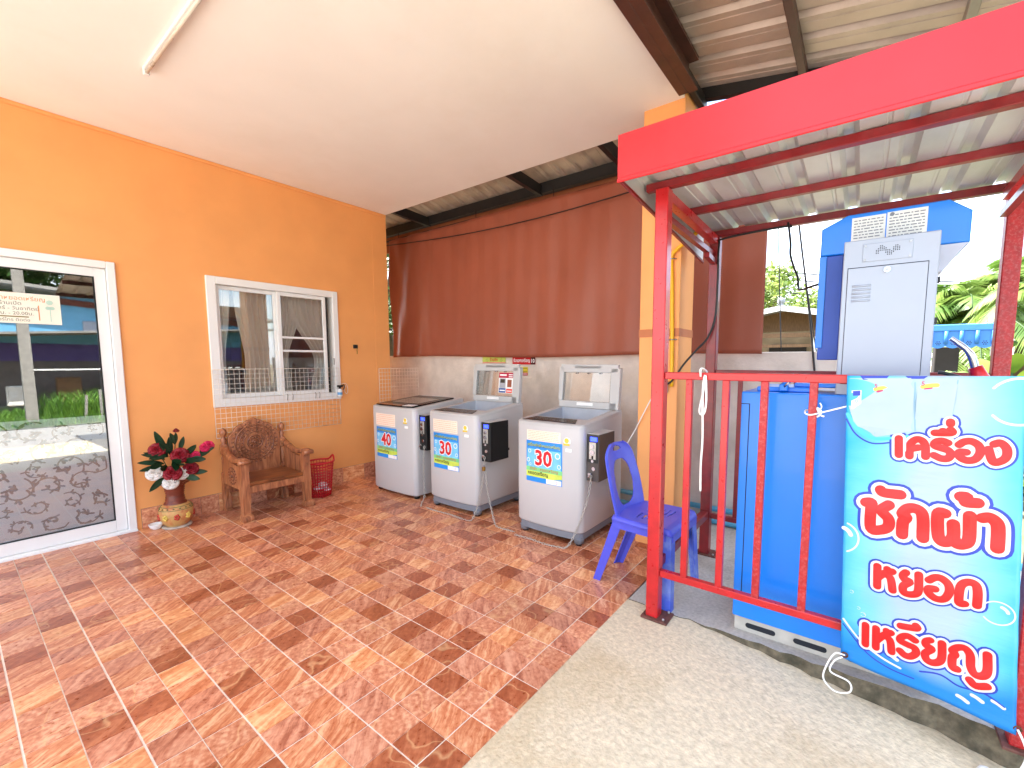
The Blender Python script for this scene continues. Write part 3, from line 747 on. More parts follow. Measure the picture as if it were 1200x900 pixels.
WORDS=[
 (0.0109,[
   [(-0.1254, 1.0219), (-0.129, 0.9611)] ,
   [(-0.1584, 0.9605), (-0.1576, 0.9875), (-0.1615, 1.0106), (-0.1764, 1.0241), (-0.192, 1.0172), (-0.1991, 0.9978), (-0.2011, 0.965)] ,
   [(-0.1588, 0.9866), (-0.1802, 0.9945)] ,
   [(-0.2556, 1.0201), (-0.2401, 1.0256), (-0.2251, 1.0198), (-0.2228, 1.0069), (-0.2398, 1.0005), (-0.258, 0.9944), (-0.2649, 0.9817), (-0.2583, 0.9673), (-0.2421, 0.9646), (-0.223, 0.9732)] ,
   [(-0.2204, 1.0519), (-0.2616, 1.0559), (-0.2595, 1.066)] ,
   [(-0.2401, 1.0548), (-0.2402, 1.06)] ,
   [(-0.2569, 1.0936), (-0.2574, 1.0864)] ,
   [(-0.2838, 1.0171), (-0.2959, 1.0287), (-0.3139, 1.0316), (-0.3319, 1.0185), (-0.3362, 0.9963), (-0.3257, 0.9732), (-0.3055, 0.9664), (-0.2876, 0.9763), (-0.2859, 0.9916), (-0.3026, 0.9937)] ,
   [(-0.3677, 1.0276), (-0.3821, 1.0332), (-0.3971, 1.0162), (-0.3982, 0.9903), (-0.3861, 0.9739), (-0.3682, 0.9699), (-0.3554, 1.0097)] ,
 ]),
 (0.0160,[
   [(-0.0437, 0.7687), (-0.0615, 0.7705), (-0.0603, 0.7443), (-0.0643, 0.6729), (-0.0914, 0.6735), (-0.1135, 0.6901), (-0.1134, 0.7213), (-0.0915, 0.7479), (-0.1117, 0.773)] ,
   [(-0.085, 0.8233), (-0.095, 0.8149), (-0.1418, 0.8168)] ,
   [(-0.1545, 0.6731), (-0.1543, 0.719), (-0.1623, 0.7386), (-0.1512, 0.7491), (-0.1625, 0.7698), (-0.1806, 0.7768), (-0.2006, 0.7677), (-0.2079, 0.7392), (-0.2112, 0.6741)] ,
   [(-0.2625, 0.7752), (-0.2455, 0.7706), (-0.2501, 0.6972), (-0.2604, 0.6754), (-0.2776, 0.678), (-0.2892, 0.6986), (-0.2864, 0.7421)] ,
   [(-0.2892, 0.6986), (-0.2974, 0.6766), (-0.3153, 0.6769), (-0.3287, 0.6977), (-0.3252, 0.779)] ,
   [(-0.2994, 0.8406), (-0.3138, 0.8402), (-0.3123, 0.8243), (-0.3412, 0.8258)] ,
   [(-0.3567, 0.777), (-0.3733, 0.7821), (-0.3911, 0.7667), (-0.3965, 0.7374), (-0.3975, 0.6825)] ,
 ]),
 (0.0114,[
   [(-0.0918, 0.535), (-0.0953, 0.4587)] ,
   [(-0.096, 0.4924), (-0.1125, 0.5131), (-0.1359, 0.5276)] ,
   [(-0.1214, 0.532), (-0.124, 0.5241)] ,
   [(-0.1151, 0.5127), (-0.1319, 0.5004), (-0.14, 0.4578)] ,
   [(-0.1736, 0.5358), (-0.1661, 0.5222), (-0.1719, 0.5097), (-0.1855, 0.5042), (-0.1692, 0.4843), (-0.1713, 0.4622), (-0.1875, 0.4577), (-0.2068, 0.4668), (-0.2113, 0.488), (-0.209, 0.5379)] ,
   [(-0.2372, 0.5257), (-0.2534, 0.5401), (-0.271, 0.5399), (-0.2883, 0.5234), (-0.2922, 0.4974), (-0.2813, 0.4691), (-0.2602, 0.4632), (-0.2402, 0.4777), (-0.2375, 0.4947), (-0.2548, 0.498)] ,
   [(-0.3336, 0.4662), (-0.3197, 0.4668), (-0.3178, 0.5138), (-0.3245, 0.5364), (-0.3405, 0.5468), (-0.3566, 0.5412), (-0.3625, 0.5176), (-0.3643, 0.4692)] ,
 ]),
 (0.0110,[
   [(-0.0698, 0.2933), (-0.0733, 0.214)] ,
   [(-0.1016, 0.2932), (-0.1051, 0.2148)] ,
   [(-0.1065, 0.2455), (-0.1262, 0.2753), (-0.1454, 0.2922)] ,
   [(-0.133, 0.2945), (-0.1348, 0.2863)] ,
   [(-0.1263, 0.2741), (-0.1446, 0.2606), (-0.1516, 0.2166)] ,
   [(-0.2145, 0.2866), (-0.193, 0.2972), (-0.1759, 0.2864), (-0.1743, 0.2706), (-0.1951, 0.2626), (-0.2147, 0.2567), (-0.22, 0.2381), (-0.206, 0.2206), (-0.1893, 0.2194), (-0.1749, 0.2316)] ,
   [(-0.1712, 0.3289), (-0.2149, 0.3344), (-0.2135, 0.3436)] ,
   [(-0.2551, 0.3028), (-0.2447, 0.2947), (-0.2457, 0.2796), (-0.2612, 0.2689), (-0.2456, 0.2477), (-0.2503, 0.2256), (-0.2675, 0.2204), (-0.2847, 0.2318), (-0.29, 0.2538), (-0.2869, 0.302)] ,
   [(-0.3306, 0.2238), (-0.3189, 0.227), (-0.3168, 0.2596), (-0.3228, 0.2733), (-0.3158, 0.2859), (-0.3285, 0.3022), (-0.3464, 0.3062), (-0.3603, 0.2863), (-0.3641, 0.2469), (-0.3755, 0.2256), (-0.3945, 0.2298), (-0.4039, 0.2524), (-0.4009, 0.3072)] ,
   [(-0.3637, 0.201), (-0.3791, 0.1878), (-0.4057, 0.1991)] ,
 ]),
]

for r, strokes in WORDS:
    for nm, k, off, m in (('lettering_outline', 2.42, .0012, I_blue), ('lettering_border', 1.84, .0022, I_white), ('lettering', 1.10, .0034, I_red)):
        mb = MB()
        for s in strokes: ribbon(mb, s, r * k, lambda p, e: on_ban(p, e, off), 0, .0006)
        mb.build(nm, m, ban)
# printed washing machines, drops and bubbles
mb = MB()
def flat(pts, off, mi): mb._faces([on_ban(p, 0, off) for p in pts][::-1], [tuple(range(len(pts)))], mi)
flat([(.030, 1.235), (-.155, 1.24), (-.16, 1.05), (-.06, 1.02), (.006, 1.06), (.028, 1.13)], .0010, 0)
flat([(-.165, 1.24), (-.268, 1.24), (-.258, 1.085), (-.165, 1.06)], .0010, 0)
flat([(.0, 1.246), (-.085, 1.247), (-.075, 1.232), (-.01, 1.231)], .0014, 2); flat([(-.13, 1.247), (-.19, 1.248), (-.18, 1.238), (-.14, 1.237)], .0014, 2)
flat([(.022, 1.19), (-.008, 1.192), (-.01, 1.10), (.02, 1.10)], .0014, 3); flat([(.018, 1.188), (-.004, 1.19), (-.005, 1.172), (.017, 1.17)], .0018, 2)
for q in ((.006, 1.15), (.006, 1.13)):
    ribbon(mb, [(q[0] + .005, q[1]), (q[0], q[1] + .005), (q[0] - .005, q[1]), (q[0], q[1] - .005), (q[0] + .004, q[1])], .0012, lambda p, e: on_ban(p, e, .0018), 1, .0003)
L1 = lambda pts, r, mi: ribbon(mb, pts, r, lambda p, e: on_ban(p, e, .0016), mi, .0003)
L1([(-.158, 1.225), (-.163, 1.13), (-.168, 1.055)], .0018, 1); L1([(-.266, 1.235), (-.262, 1.16), (-.258, 1.09)], .0018, 1); L1([(-.052, 1.215), (-.055, 1.10), (-.056, 1.03)], .0008, 1)
L1([(.03, 1.10), (0, 1.05), (-.05, 1.015), (-.10, 1.018), (-.15, 1.03)], .006, 4); L1([(.032, 1.08), (0, 1.025), (-.05, .995), (-.11, 1.005)], .0028, 2)
PM = [I_pale, I_line, I_blue, I_white, I_cyan, mat('logo_yellow', (236, 186, 80), .4), mat('logo_magenta', (190, 30, 90), .4)]
mb.build('machine_print', PM, ban)
for c, r in (((-.415, 1.17), .075), ((-.415, .46), .04), ((.03, .62), .06), ((-.02, .41), .006), ((-.045, .35), .005), ((-.06, .33), .008)):
    mb = MB(); n = 22 if r > .02 else 10
    arc = [(c[0] + r * math.cos(.6 + 5.0 * k / n), c[1] + r * math.sin(.6 + 5.0 * k / n)) for k in range(n + 1)]
    arc = [p for p in arc if -.455 + (1.25 - p[1]) * -.02 < p[0] < .028 - (1.25 - p[1]) * .03]
    if len(arc) > 4: L1(arc, r * .045 + .0004, 3)
    h = [(c[0] + r * .62 * math.cos(1.9 + .9 * k / 5), c[1] + r * .62 * math.sin(1.9 + .9 * k / 5)) for k in range(6)]
    h = [(p[0], p[1]) for p in h if -.44 < p[0] < .02]
    if len(h) > 3: L1(h, r * .12, 3)
    mb.build('bubble_print', PM, ban)
mb = MB()
L1([(-.0, .29), (-.06, .22), (-.12, .185), (-.18, .165)], .0035, 3); L1([(.0, .27), (-.07, .19), (-.14, .155), (-.22, .14)], .0025, 2)
L1([(-.235, .175), (-.29, .185), (-.34, .165), (-.40, .17), (-.45, .145)], .003, 2)
for q in ((-.155, .20), (-.385, .145), (-.435, .15), (-.35, .125)): L1([(q[0] + .012, q[1] + .004), (q[0], q[1]), (q[0] - .014, q[1] - .008)], .006, 3)
mb.build('water_print', PM, ban)
logo = [(-.055, 1.205), (-.135 - .05, 1.218)]
for i, q in enumerate(logo):
    mb = MB()
    L1([(q[0] + .006, q[1] - .008), (q[0] - .012, q[1] - .003), (q[0] - .030, q[1] - .001)], .007, 5)
    L1([(q[0] + .0, q[1] - .016), (q[0] - .018, q[1] - .013)], .004, 6)
    text_mesh(mb, '5', lambda tx, ty: on_ban((q[0] + .006 - tx, q[1] - .004 + ty), 0, .0026), .022, 6)
    mb.build('logo_print', PM, ban)
# eyelets and white tie cords
M_cord = mat('white_cord', (232, 230, 224), .8, var=.05)
M_eye = mat('brass_eyelet', (96, 62, 44), .45, metal=.6)
for c in ((.0, .150), (-.472, .088)):
    MB().tube([(2.022, c[0] - .012 + .009 * math.cos(a * .52), c[1] + .009 * math.sin(a * .52)) for a in range(12)], .0035, 6, closed=True).build('eyelet', M_eye, ban)
mb = MB(); mb.tube(crv([(2.02, -.012, .150), (2.0, .02, .155), (1.985, .045, .10), (1.975, .05, .05), (1.97, .01, .02), (1.968, -.035, .04), (1.975, -.03, .075), (1.985, .03, .085), (1.99, .02, .13), (2.005, -.005, .148)], 6), .0032, 6)
mb.build('tie_cord', M_cord, ban)
mb = MB(); mb.tube(crv([(2.02, -.484, .088), (2.0, -.50, .05), (1.99, -.51, -.01), (1.995, -.495, -.03), (2.0, -.505, .03), (2.02, -.505, .25), (2.03, -.50, .6)], 6), .0036, 6)
mb.build('tie_cord', M_cord, ban)
mb = MB(); mb.tube(crv([(2.03, .03, 1.13), (2.045, .08, 1.11), (2.056, .12, 1.095), (2.052, .15, 1.085), (2.056, .17, 1.09), (2.092, .168, 1.10), (2.095, .14, 1.09), (2.06, .128, 1.078), (2.048, .115, 1.10), (2.05, .13, 1.115), (2.055, .12, 1.088), (2.05, .105, 1.082)], 5), .0034, 6)
mb.tube(crv([(2.05, .125, 1.095), (2.045, .115, 1.12), (2.048, .122, 1.135)], 4), .0025, 5)
mb.build('tie_cord', M_cord, ban)
mb = MB(); mb.tube(crv([(2.05, .585, 1.23), (2.03, .58, 1.262), (2.075, .578, 1.262), (2.10, .57, 1.235), (2.06, .575, 1.15), (2.05, .585, 1.07), (2.048, .565, 1.06), (2.045, .555, 1.12), (2.047, .563, 1.235), (2.045, .572, 1.16), (2.046, .566, .95), (2.047, .57, .82), (2.045, .567, .70)], 7), .005, 6)
mb.top('cord', M_cord, 'white cord looped over the red top rail and hanging down', 'cord')

# ================================================================== blue coin dispenser behind the railing
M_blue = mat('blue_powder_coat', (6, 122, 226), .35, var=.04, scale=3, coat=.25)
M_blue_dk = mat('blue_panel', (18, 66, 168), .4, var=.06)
M_lgrey = mat('light_grey_coat', (152, 160, 174), .38, var=.03, scale=3, coat=.15)
M_plinth = mat('cement_plinth', (176, 170, 160), .85, var=.12, scale=12)
M_steel = mat('steel', (150, 148, 145), .3, metal=.9)
M_line = mat('dark_gap', (20, 24, 34), .8)
M_chrome = mat('chrome', (200, 200, 204), .15, metal=1.0, var=.02)
M_blk = mat('black_plastic', (20, 20, 22), .4, var=.1)
dis = thing('dispenser', 'tall blue coin dispenser cabinet with grey locker box behind railing', 'dispenser', (2.45, .1, 0))
X0d, X1d, YL, YR = 2.195, 2.62, .438, -.30
MB().box(X0d, X1d, YR, YL, .073, 1.160, .007, seg=2).build('cabinet', M_blue, dis)
MB().box(X0d + .012, X1d - .01, YR + .008, YL - .008, 0.0, .0735, .003).build('plinth', M_plinth, dis)
mb = MB()
for yc in (.315, .115, -.085):
    pts = [(yc - .052 + .012 * math.cos(a), .036 + .012 * math.sin(a)) for a in [PI / 2 + k * PI / 8 for k in range(9)]] + [(yc + .052 + .012 * math.cos(a), .036 + .012 * math.sin(a)) for a in [-PI / 2 + k * PI / 8 for k in range(9)]]
    MB().prism(pts, 'x', X0d + .0095, X0d + .0125).build('fork_slot', M_line, dis)
# left side door seam of the cabinet
mb = MB(); mb.box(X0d - .0012, X0d + .002, .400, .4035, .16, 1.105); mb.box(X0d - .0012, X0d + .002, .4035, .437, 1.102, 1.105); mb.box(X0d - .0012, X0d + .002, .4035, .437, .16, .163)
mb.build('door_seam', M_line, dis)
mb = MB(); mb.box(X0d + .06, X1d - .05, .17, .385, 1.1605, 1.182, .004); mb.box(X0d + .10, X1d - .06, .06, .24, 1.182, 1.20, .004); mb.build('lid', M_blue, dis)
h = MB(); h.tube([(X0d + .05, .285, 1.185), (X0d + .04, .25, 1.215), (X0d + .06, .235, 1.235)], .011, 8); h.box(X0d + .03, X0d + .06, .255, .29, 1.165, 1.195, .004)
h.tube([(X0d + .03, .27, 1.185), (X0d + .03, .24, 1.22)], .005, 6, mi=1); h.build('lid_clasp', [M_blue, M_chrome], dis)
# grey locker box
gy0, gy1, gz0, gz1, gx = -.212, .080, 1.1605, 1.778, 2.205
box = MB().box(gx, gx + .20, gy0, gy1, gz0, gz1, .003).build('locker_box', M_lgrey, dis)
mb = MB()
def seam(y0, y1, z0, z1):
    mb.box(gx - .0008, gx + .002, y0, y0 + .0028, z0, z1); mb.box(gx - .0008, gx + .002, y1 - .0028, y1, z0, z1)
    mb.box(gx - .0008, gx + .002, y0 + .0028, y1 - .0028, z1 - .0028, z1); mb.box(gx - .0008, gx + .002, y0 + .0028, y1 - .0028, z0, z0 + .0028)
seam(gy0 + .028, gy1 - .016, 1.205, 1.672); mb.build('door_gap', M_line, box)
MB().box(gx - .0035, gx - .0005, gy0 + .030, gy1 - .018, 1.209, 1.669, .0012).build('locker_door', M_lgrey, box)
mb = MB(); mb.box(gx - .003, gx, -.135, .018, 1.690, 1.758, .001); mb.build('speaker_plate', M_lgrey, box)
mb = MB()
for a in range(13):
    zz = 1.724 + (.010 if a in (2, 3, 4) else (-.008 if a in (6, 7, 8) else (.006 if a > 9 else 0)))
    for b in range(-1, 3 if a % 4 else 2): mb.disc((gx - .0034, -.025 - a * .0058, zz + b * .0058), (0, -1, 0), (0, 0, 1), .0021, 8)
mb.build('speaker_hole', M_blk, box)
for y, z in ((.010, 1.751), (.010, 1.697), (-.127, 1.751), (-.127, 1.697)): MB().tube([(gx - .003, y, z), (gx - .0055, y, z)], .005, 8).build('screw', M_steel, box)
mb = MB(); mb.tube([(gx - .003, -.062, 1.652), (gx - .012, -.062, 1.652)], .011, 14); mb.tube([(gx - .012, -.062, 1.652), (gx - .014, -.062, 1.652)], .006, 10, mi=1); mb.box(gx - .0152, gx - .0138, -.063, -.061, 1.648, 1.656, mi=1); mb.build('cam_lock', [M_chrome, M_steel], box)
for k in range(5):
    z = 1.598 - k * .0145
    mb = MB(); mb.tube([(gx - .0035, .045, z), (gx - .0035, -.015, z - .0)], .0042, 8); mb.build('vent_louvre', M_lgrey, box)
for z in (1.60, 1.45): MB().box(gx + .004, gx + .03, gy0 - .008, gy0 - .0005, z - .012, z + .012, .002).build('hinge', M_blk, box)
# blue head with chamfered corners behind the locker box
hx0, hx1 = 2.42, 2.74
outl = [(.176, 1.775), (.176, 1.893), (.080, 1.938), (-.250, 1.938), (-.318, 1.885), (-.318, 1.765)]
MB().prism([(y, z) for y, z in outl], 'x', hx0, hx1, bev=.004).build('head', M_blue, dis)
MB().prism([(-.20, 1.7645), (-.314, 1.7645), (-.245, 1.66), (-.20, 1.66)], 'x', hx0 + .004, hx1 - .004).build('head_underside', mat('pale_panel', (190, 196, 214), .4), dis)
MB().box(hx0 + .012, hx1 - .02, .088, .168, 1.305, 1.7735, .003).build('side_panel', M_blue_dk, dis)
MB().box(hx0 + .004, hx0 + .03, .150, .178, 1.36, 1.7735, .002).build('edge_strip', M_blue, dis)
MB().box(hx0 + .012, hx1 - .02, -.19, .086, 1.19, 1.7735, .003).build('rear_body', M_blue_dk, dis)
mb = MB(); mb.box(hx0 + .02, hx1 - .03, .0, .06, 1.16, 1.19); mb.build('stand', M_blk, dis)
# printed sheets on the head
M_paper = mat('printed_paper', (222, 226, 226), .7, var=.03)
M_ink = mat('grey_ink', (120, 128, 140), .7)
for (y0, y1, z0, z1, n) in ((.065, -.052, 1.83, 1.921, 7), (-.056, -.186, 1.83, 1.924, 9)):
    mb = MB(); mb.box(hx0 - .0016, hx0 - .0004, y1, y0, z0 - .045, z1); rr = random.Random(n)
    for k in range(n):
        zz = z1 - .016 - k * .0122; a = y0 - .008
        while a > y1 + .014:
            l = rr.uniform(.006, .022); b = max(y1 + .008, a - l)
            mb.quad((hx0 - .0024, a, zz), (hx0 - .0024, b, zz), (hx0 - .0024, b, zz + .0042), (hx0 - .0024, a, zz + .0042), 1); a = b - .004
    if n == 9: mb.disc((hx0 - .0028, y0 - .016, z1 - .010), (0, -1, 0), (0, 0, 1), .008, 12, 1)
    mb.build('printed_sheet', [M_paper, M_ink], dis)
# filler nozzle
nz = MB(); nz.tube(crv([(2.55, -.302, 1.395), (2.55, -.325, 1.375), (2.55, -.365, 1.33), (2.55, -.385, 1.265)], 6), [.010] * 6 + [.012] * 6 + [.014] * 7, 10, mi=1)
nz.tube([(2.55, -.383, 1.275), (2.55, -.40, 1.235), (2.55, -.43, 1.20)], [.024, .028, .022], 10); nz.tube(crv([(2.55, -.40, 1.21), (2.55, -.30, 1.245), (2.55, -.27, 1.25)], 5), .008, 8, mi=2)
nz.build('nozzle', [mat('red_plastic', (206, 24, 34), .35), M_chrome, M_blk], dis)
mb = MB(); mb.tube(crv([(2.53, .17, 1.67), (2.56, .21, 1.665), (2.66, .27, 1.665), (2.74, .29, 1.69), (2.78, .30, 1.75), (2.80, .32, 1.80), (2.82, .345, 1.88), (2.84, .35, 1.95), (2.87, .37, 2.07)], 5), .006, 6); mb.build('power_cable', M_blk, dis)

# ================================================================== washing machines
M_wbody = mat('silver_grey_enamel', (194, 193, 192), .32, var=.02, scale=2, coat=.2)
M_wtop = mat('pale_grey_plastic', (188, 188, 186), .4, var=.02)
M_wbase = mat('mid_grey_plastic', (120, 124, 132), .45, var=.04)
M_tub = mat('tub_plastic', (170, 176, 184), .4)
M_gloss = mat('black_gloss', (9, 9, 10), .25, var=.02, rvar=.04, spec=.25)
M_case = mat('grey_steel_case', (78, 72, 70), .4, metal=.3, var=.06)
M_case_blk = mat('black_steel_case', (28, 30, 32), .35, metal=.2, var=.06)
M_lcd = mat('blue_lcd', (40, 60, 255), .3, emit=1.2)
M_silver = mat('brushed_plate', (186, 184, 178), .35, metal=.6)
M_lidpane = glass('lid_glass', (.98, .98, .97), .02, .6)
S_blue = mat('poster_blue', (36, 140, 226), .4, var=.10, scale=9)
S_sky = mat('poster_sky', (120, 200, 240), .4, var=.12, scale=14)
S_red = mat('poster_red', (206, 12, 26), .4)
S_white = mat('poster_white', (240, 240, 238), .4, var=.01)
S_yel = mat('poster_yellow_green', (206, 226, 90), .4, var=.15, scale=10)
S_green = mat('poster_green', (130, 214, 140), .4, var=.1)
S_pink = mat('poster_pink', (240, 120, 170), .4)
S_dark = mat('poster_dark_ink', (60, 54, 40), .4)
S_cream = mat('notice_cream', (246, 226, 206), .6, var=.04)
S_peach = mat('notice_peach_ink', (238, 186, 158), .6)
S_gold = mat('badge_gold', (230, 196, 60), .4)
POS = [S_blue, S_sky, S_red, S_white, S_yel, S_green, S_pink, S_dark]
def plan(W, D, bulge=.018, rc=.045, ins=0.0):
    """plan outline, front at x = 0: bowed front, round corners"""
    pts = []; W2 = W / 2 - ins; xf, xb = ins, D - ins
    def corner(cx, cy, r, a0, a1, n=7): return [(cx + r * math.cos(a0 + (a1 - a0) * k / n), cy + r * math.sin(a0 + (a1 - a0) * k / n)) for k in range(n + 1)]
    pts += corner(xf + rc, -W2 + rc, rc, PI * 1.5, PI)[::1]
    n = 10
    for k in range(1, n): 
        y = -W2 + rc + (2 * W2 - 2 * rc) * k / n; pts.append((xf - bulge * (1 - (y / W2) ** 2) , y))
    pts += corner(xf + rc, W2 - rc, rc, PI, PI / 2)
    pts += corner(xb - .02, W2 - .02, .02, PI / 2, 0, 3); pts += corner(xb - .02, -W2 + .02, .02, 0, -PI / 2, 3)
    return pts[::-1]
def poster(mb, y0, y1, z0, z1, num, xf):
    """price poster: blue bubbles print, big number, script lines"""
    W = y0 - y1; Hh = z1 - z0
    def at(a, b, e): return (xf - e, y0 - a * W, z0 + b * Hh)
    def q(a0, a1, b0, b1, e, mi): mb.quad(at(a0, b0, e), at(a1, b0, e), at(a1, b1, e), at(a0, b1, e), mi)
    q(0, 1, 0, 1, 0, 0); q(.03, .97, .32, .80, .0005, 1); q(0, 1, .24, .36, .0008, 5); q(0, 1, .12, .26, .0011, 4)
    mb._faces([at(0, .12, .0014), at(.5, .08, .0014), at(1, .16, .0014), at(1, .0, .0014), at(0, 0, .0014)], [(0, 4, 3, 2, 1)], 0)
    q(.58, .98, .01, .12, .0018, 3); text_mesh(mb, '2', lambda x, y: at(.86 + x / W, .03 + y / Hh, .0022), .028, 6)
    for (a, b, r) in ((.10, .74, .045), (.88, .70, .07), (.92, .45, .05), (.06, .52, .05), (.12, .42, .03)):
        for k in range(12):
            t0, t1 = k * PI / 6, (k + 1) * PI / 6
            p = lambda t, rr: at(a + rr * math.cos(t), b + rr * math.sin(t) * W / Hh, .0012)
            mb.quad(p(t0, r), p(t1, r), p(t1, r * .72), p(t0, r * .72), 3)
    text_mesh(mb, 'เครื่องซักผ้าหยอดเหรียญ', lambda x, y: at(.5 + x / W, .865 + y / Hh, .0016), .030, 7, .03, wmax=W * .9)
    text_mesh(mb, 'เครื่องซักผ้าหยอดเหรียญ', lambda x, y: at(.497 + x / W, .87 + y / Hh, .0022), .030, 4, 0, wmax=W * .9)
    text_mesh(mb, num, lambda x, y: at(.5 + x / W, .43 + y / Hh, .0020), .155 * W / .32, 3, .075)
    text_mesh(mb, num, lambda x, y: at(.5 + x / W, .43 + y / Hh, .0028), .155 * W / .32, 2, .03)
    text_mesh(mb, 'ซักผ้า - หยอดเหรียญ', lambda x, y: at(.5 + x / W, .285 + y / Hh, .0020), .030, 2, 0, wmax=W * .86)
    text_mesh(mb, 'หยอดเหรียญ', lambda x, y: at(.34 + x / W, .17 + y / Hh, .0020), .036, 7, .02, wmax=W * .6)
def chain(pts, label):
    mb = MB(local=False); P = crv(pts, 30); acc = 0; k = 0; last = P[0]
    for p in P[1:]:
        if (p - last).length >= .018:
            d = (p - last).normalized(); c = (p + last) / 2
            u = d.orthogonal().normalized(); v = d.cross(u)
            wv = u if k % 2 else v
            mb.tube([c + d * (.0128 * math.cos(a * PI / 4)) + wv * (.0068 * math.sin(a * PI / 4)) for a in range(8)], .0026, 4, closed=True)
            last = p; k += 1
    return mb.top('chain', mat('galvanised_chain', (196, 192, 184), .4, metal=.5), label, 'chain', 'security chains of the washing machines')
def washer(yc, W, D, label, num, open_lid, skirt, dark_case, ph, lid_pic):
    m = thing('washing_machine', label, 'washing machine', (2.545, yc, 0), 'coin washing machines')
    ztop = lambda x: .862 + .06 * max(0, x) / D
    zb = .098 if skirt else .032
    rings = []
    for z, ins in ((zb, .008), (zb + .012, .0), (.45, 0), (.80, .0)): rings.append([(x, y, z) for x, y in plan(W, D, ins=ins)])
    rings.append([(x, y, ztop(x) - .03) for x, y in plan(W, D)])
    mb = MB(True); mb.loft(rings, cap1=False)
    mb.build('body', M_wbody, m)
    # top deck
    outer0 = [(x, y, ztop(x) - .0299) for x, y in plan(W, D, ins=.001)]; outer1 = [(x, y, ztop(x) - .008) for x, y in plan(W, D, ins=.0015)]; outer2 = [(x, y, ztop(x)) for x, y in plan(W, D, ins=.014)]
    mb = MB(True)
    if open_lid:
        hx0, hx1, hy = .165, D - .07, W / 2 - .055
        def hole(px, py, s, z):
            cx = (hx0 + hx1) / 2; a = math.atan2(py / (W / 2), (px - D / 2) / (D / 2))
            ca, sa = math.cos(a), math.sin(a); k = 1 / max(abs(ca), abs(sa)) ; k = k * .88 + .12
            return (cx + (hx1 - hx0) / 2 * s * max(-1, min(1, ca * k)), hy * s * max(-1, min(1, sa * k)), z)
        pl = plan(W, D)
        h0 = [(hole(x, y, 1, 0)[0], hole(x, y, 1, 0)[1], ztop(hole(x, y, 1, 0)[0])) for x, y in pl]
        h1 = [(p[0], p[1], p[2] - .09) for p in [(hole(x, y, .97, 0)[0], hole(x, y, .97, 0)[1], ztop(hole(x, y, 1, 0)[0])) for x, y in pl]]
        h2 = [hole(x, y, .72, .74) for x, y in pl]; h3 = [hole(x, y, .70, .35) for x, y in pl]
        mb.loft([outer0, outer1, outer2, h0], cap0=False, cap1=False, smooth=False); mb.loft([h0, h1, h2], mi=1, cap0=False, cap1=False); mb.loft([h2, h3], mi=1, cap0=False)
        mb.build('top_deck', [M_wtop, M_tub], m)
        # control panel strip
        mb = MB(True); e = .0025
        pa = [(.030, W / 2 - .045), (.145, W / 2 - .085), (.145, -W / 2 + .13), (.030, -W / 2 + .075)]
        mb.prism(pa, 'z', 0, .003)
        for v in mb.bm.verts: v.co.z += ztop(v.co.x) + .0005
        cp = mb.build('control_panel', M_gloss, m)
        mb = MB(True)
        for k in range(9):
            y = W / 2 - .13 - k * (W - .30) / 9
            for r_, xx in ((.006, .072), (.004, .093)):
                mb.disc((xx, y, ztop(xx) + .0042), (1, 0, 0), (0, 1, 0), r_ if k % 2 else r_ * .6, 10)
            mb.quad((.066, y - .010, ztop(.066) + .0042), (.070, y - .010, ztop(.07) + .0042), (.070, y - .022, ztop(.07) + .0042), (.066, y - .022, ztop(.066) + .0042))
        mb.build('button_print', mat('panel_grey_print', (150, 150, 150), .4), cp)
        # lid standing open
        LW = W - .05; xh = D - .075; z0 = ztop(xh) + .002; LH = .355; tl = .10
        def lp(y, h, e=0): return (xh + tl * h - e, y, z0 + h)
        def slab(y0, y1, h0, h1, th, mi=0):
            vs = [lp(y0, h0), lp(y1, h0), lp(y1, h1), lp(y0, h1), lp(y0, h0, -th), lp(y1, h0, -th), lp(y1, h1, -th), lp(y0, h1, -th)]
            bv, fs = mb._faces(vs, [(0, 1, 2, 3), (7, 6, 5, 4), (0, 4, 5, 1), (1, 5, 6, 2), (2, 6, 7, 3), (3, 7, 4, 0)], mi); bmesh.ops.recalc_face_normals(mb.bm, faces=fs)
            bmesh.ops.bevel(mb.bm, geom=list({e for f in fs for e in f.edges}), offset=.003, segments=1, affect='EDGES')
        mb = MB(True); s = .03
        slab(-LW / 2, LW / 2, 0, .055, .035); slab(-LW / 2, LW / 2, LH - .065, LH, .03)
        slab(-LW / 2 - .02, -LW / 2 + s + .03, .0, LH - .03, .045); slab(LW / 2 - s, LW / 2 + .012, .055, LH - .02, .04)
        lid = mb.build('lid', M_wtop, m)
        mb = MB(True); slab(-LW / 2 + s + .03, LW / 2 - s, .055, LH - .065, .005); 
        mb.build('lid_pane', M_lidpane, lid)
        mb = MB(True); slab(-.12, .13, LH - .035, LH - .008, .045); 
        for yy in (-.11, .0, .11): slab(yy - .012, yy + .012, LH - .078, LH - .066, .02, 1)
        mb.build('lid_latch', [M_wtop, M_blk], lid)
        mb = MB(True); slab(-.06, .09, .02, .045, -.004); mb.build('caution_label', S_white, lid)
        if lid_pic:
            mb = MB(True)
            def qq(a0, a1, b0, b1, e, mi): mb.quad(lp(-.05 - a0 * .17, .085 + b0 * .19, e), lp(-.05 - a1 * .17, .085 + b0 * .19, e), lp(-.05 - a1 * .17, .085 + b1 * .19, e), lp(-.05 - a0 * .17, .085 + b1 * .19, e), mi)
            qq(0, 1, 0, 1, .002, 0); qq(0, 1, .74, 1, .0026, 1); qq(.06, .5, .25, .72, .0026, 2); qq(.12, .44, .5, .68, .0032, 3); qq(.03, .52, .02, .24, .0026, 4); qq(.56, .98, .02, .22, .0026, 5); qq(.62, .92, .3, .66, .0026, 6)
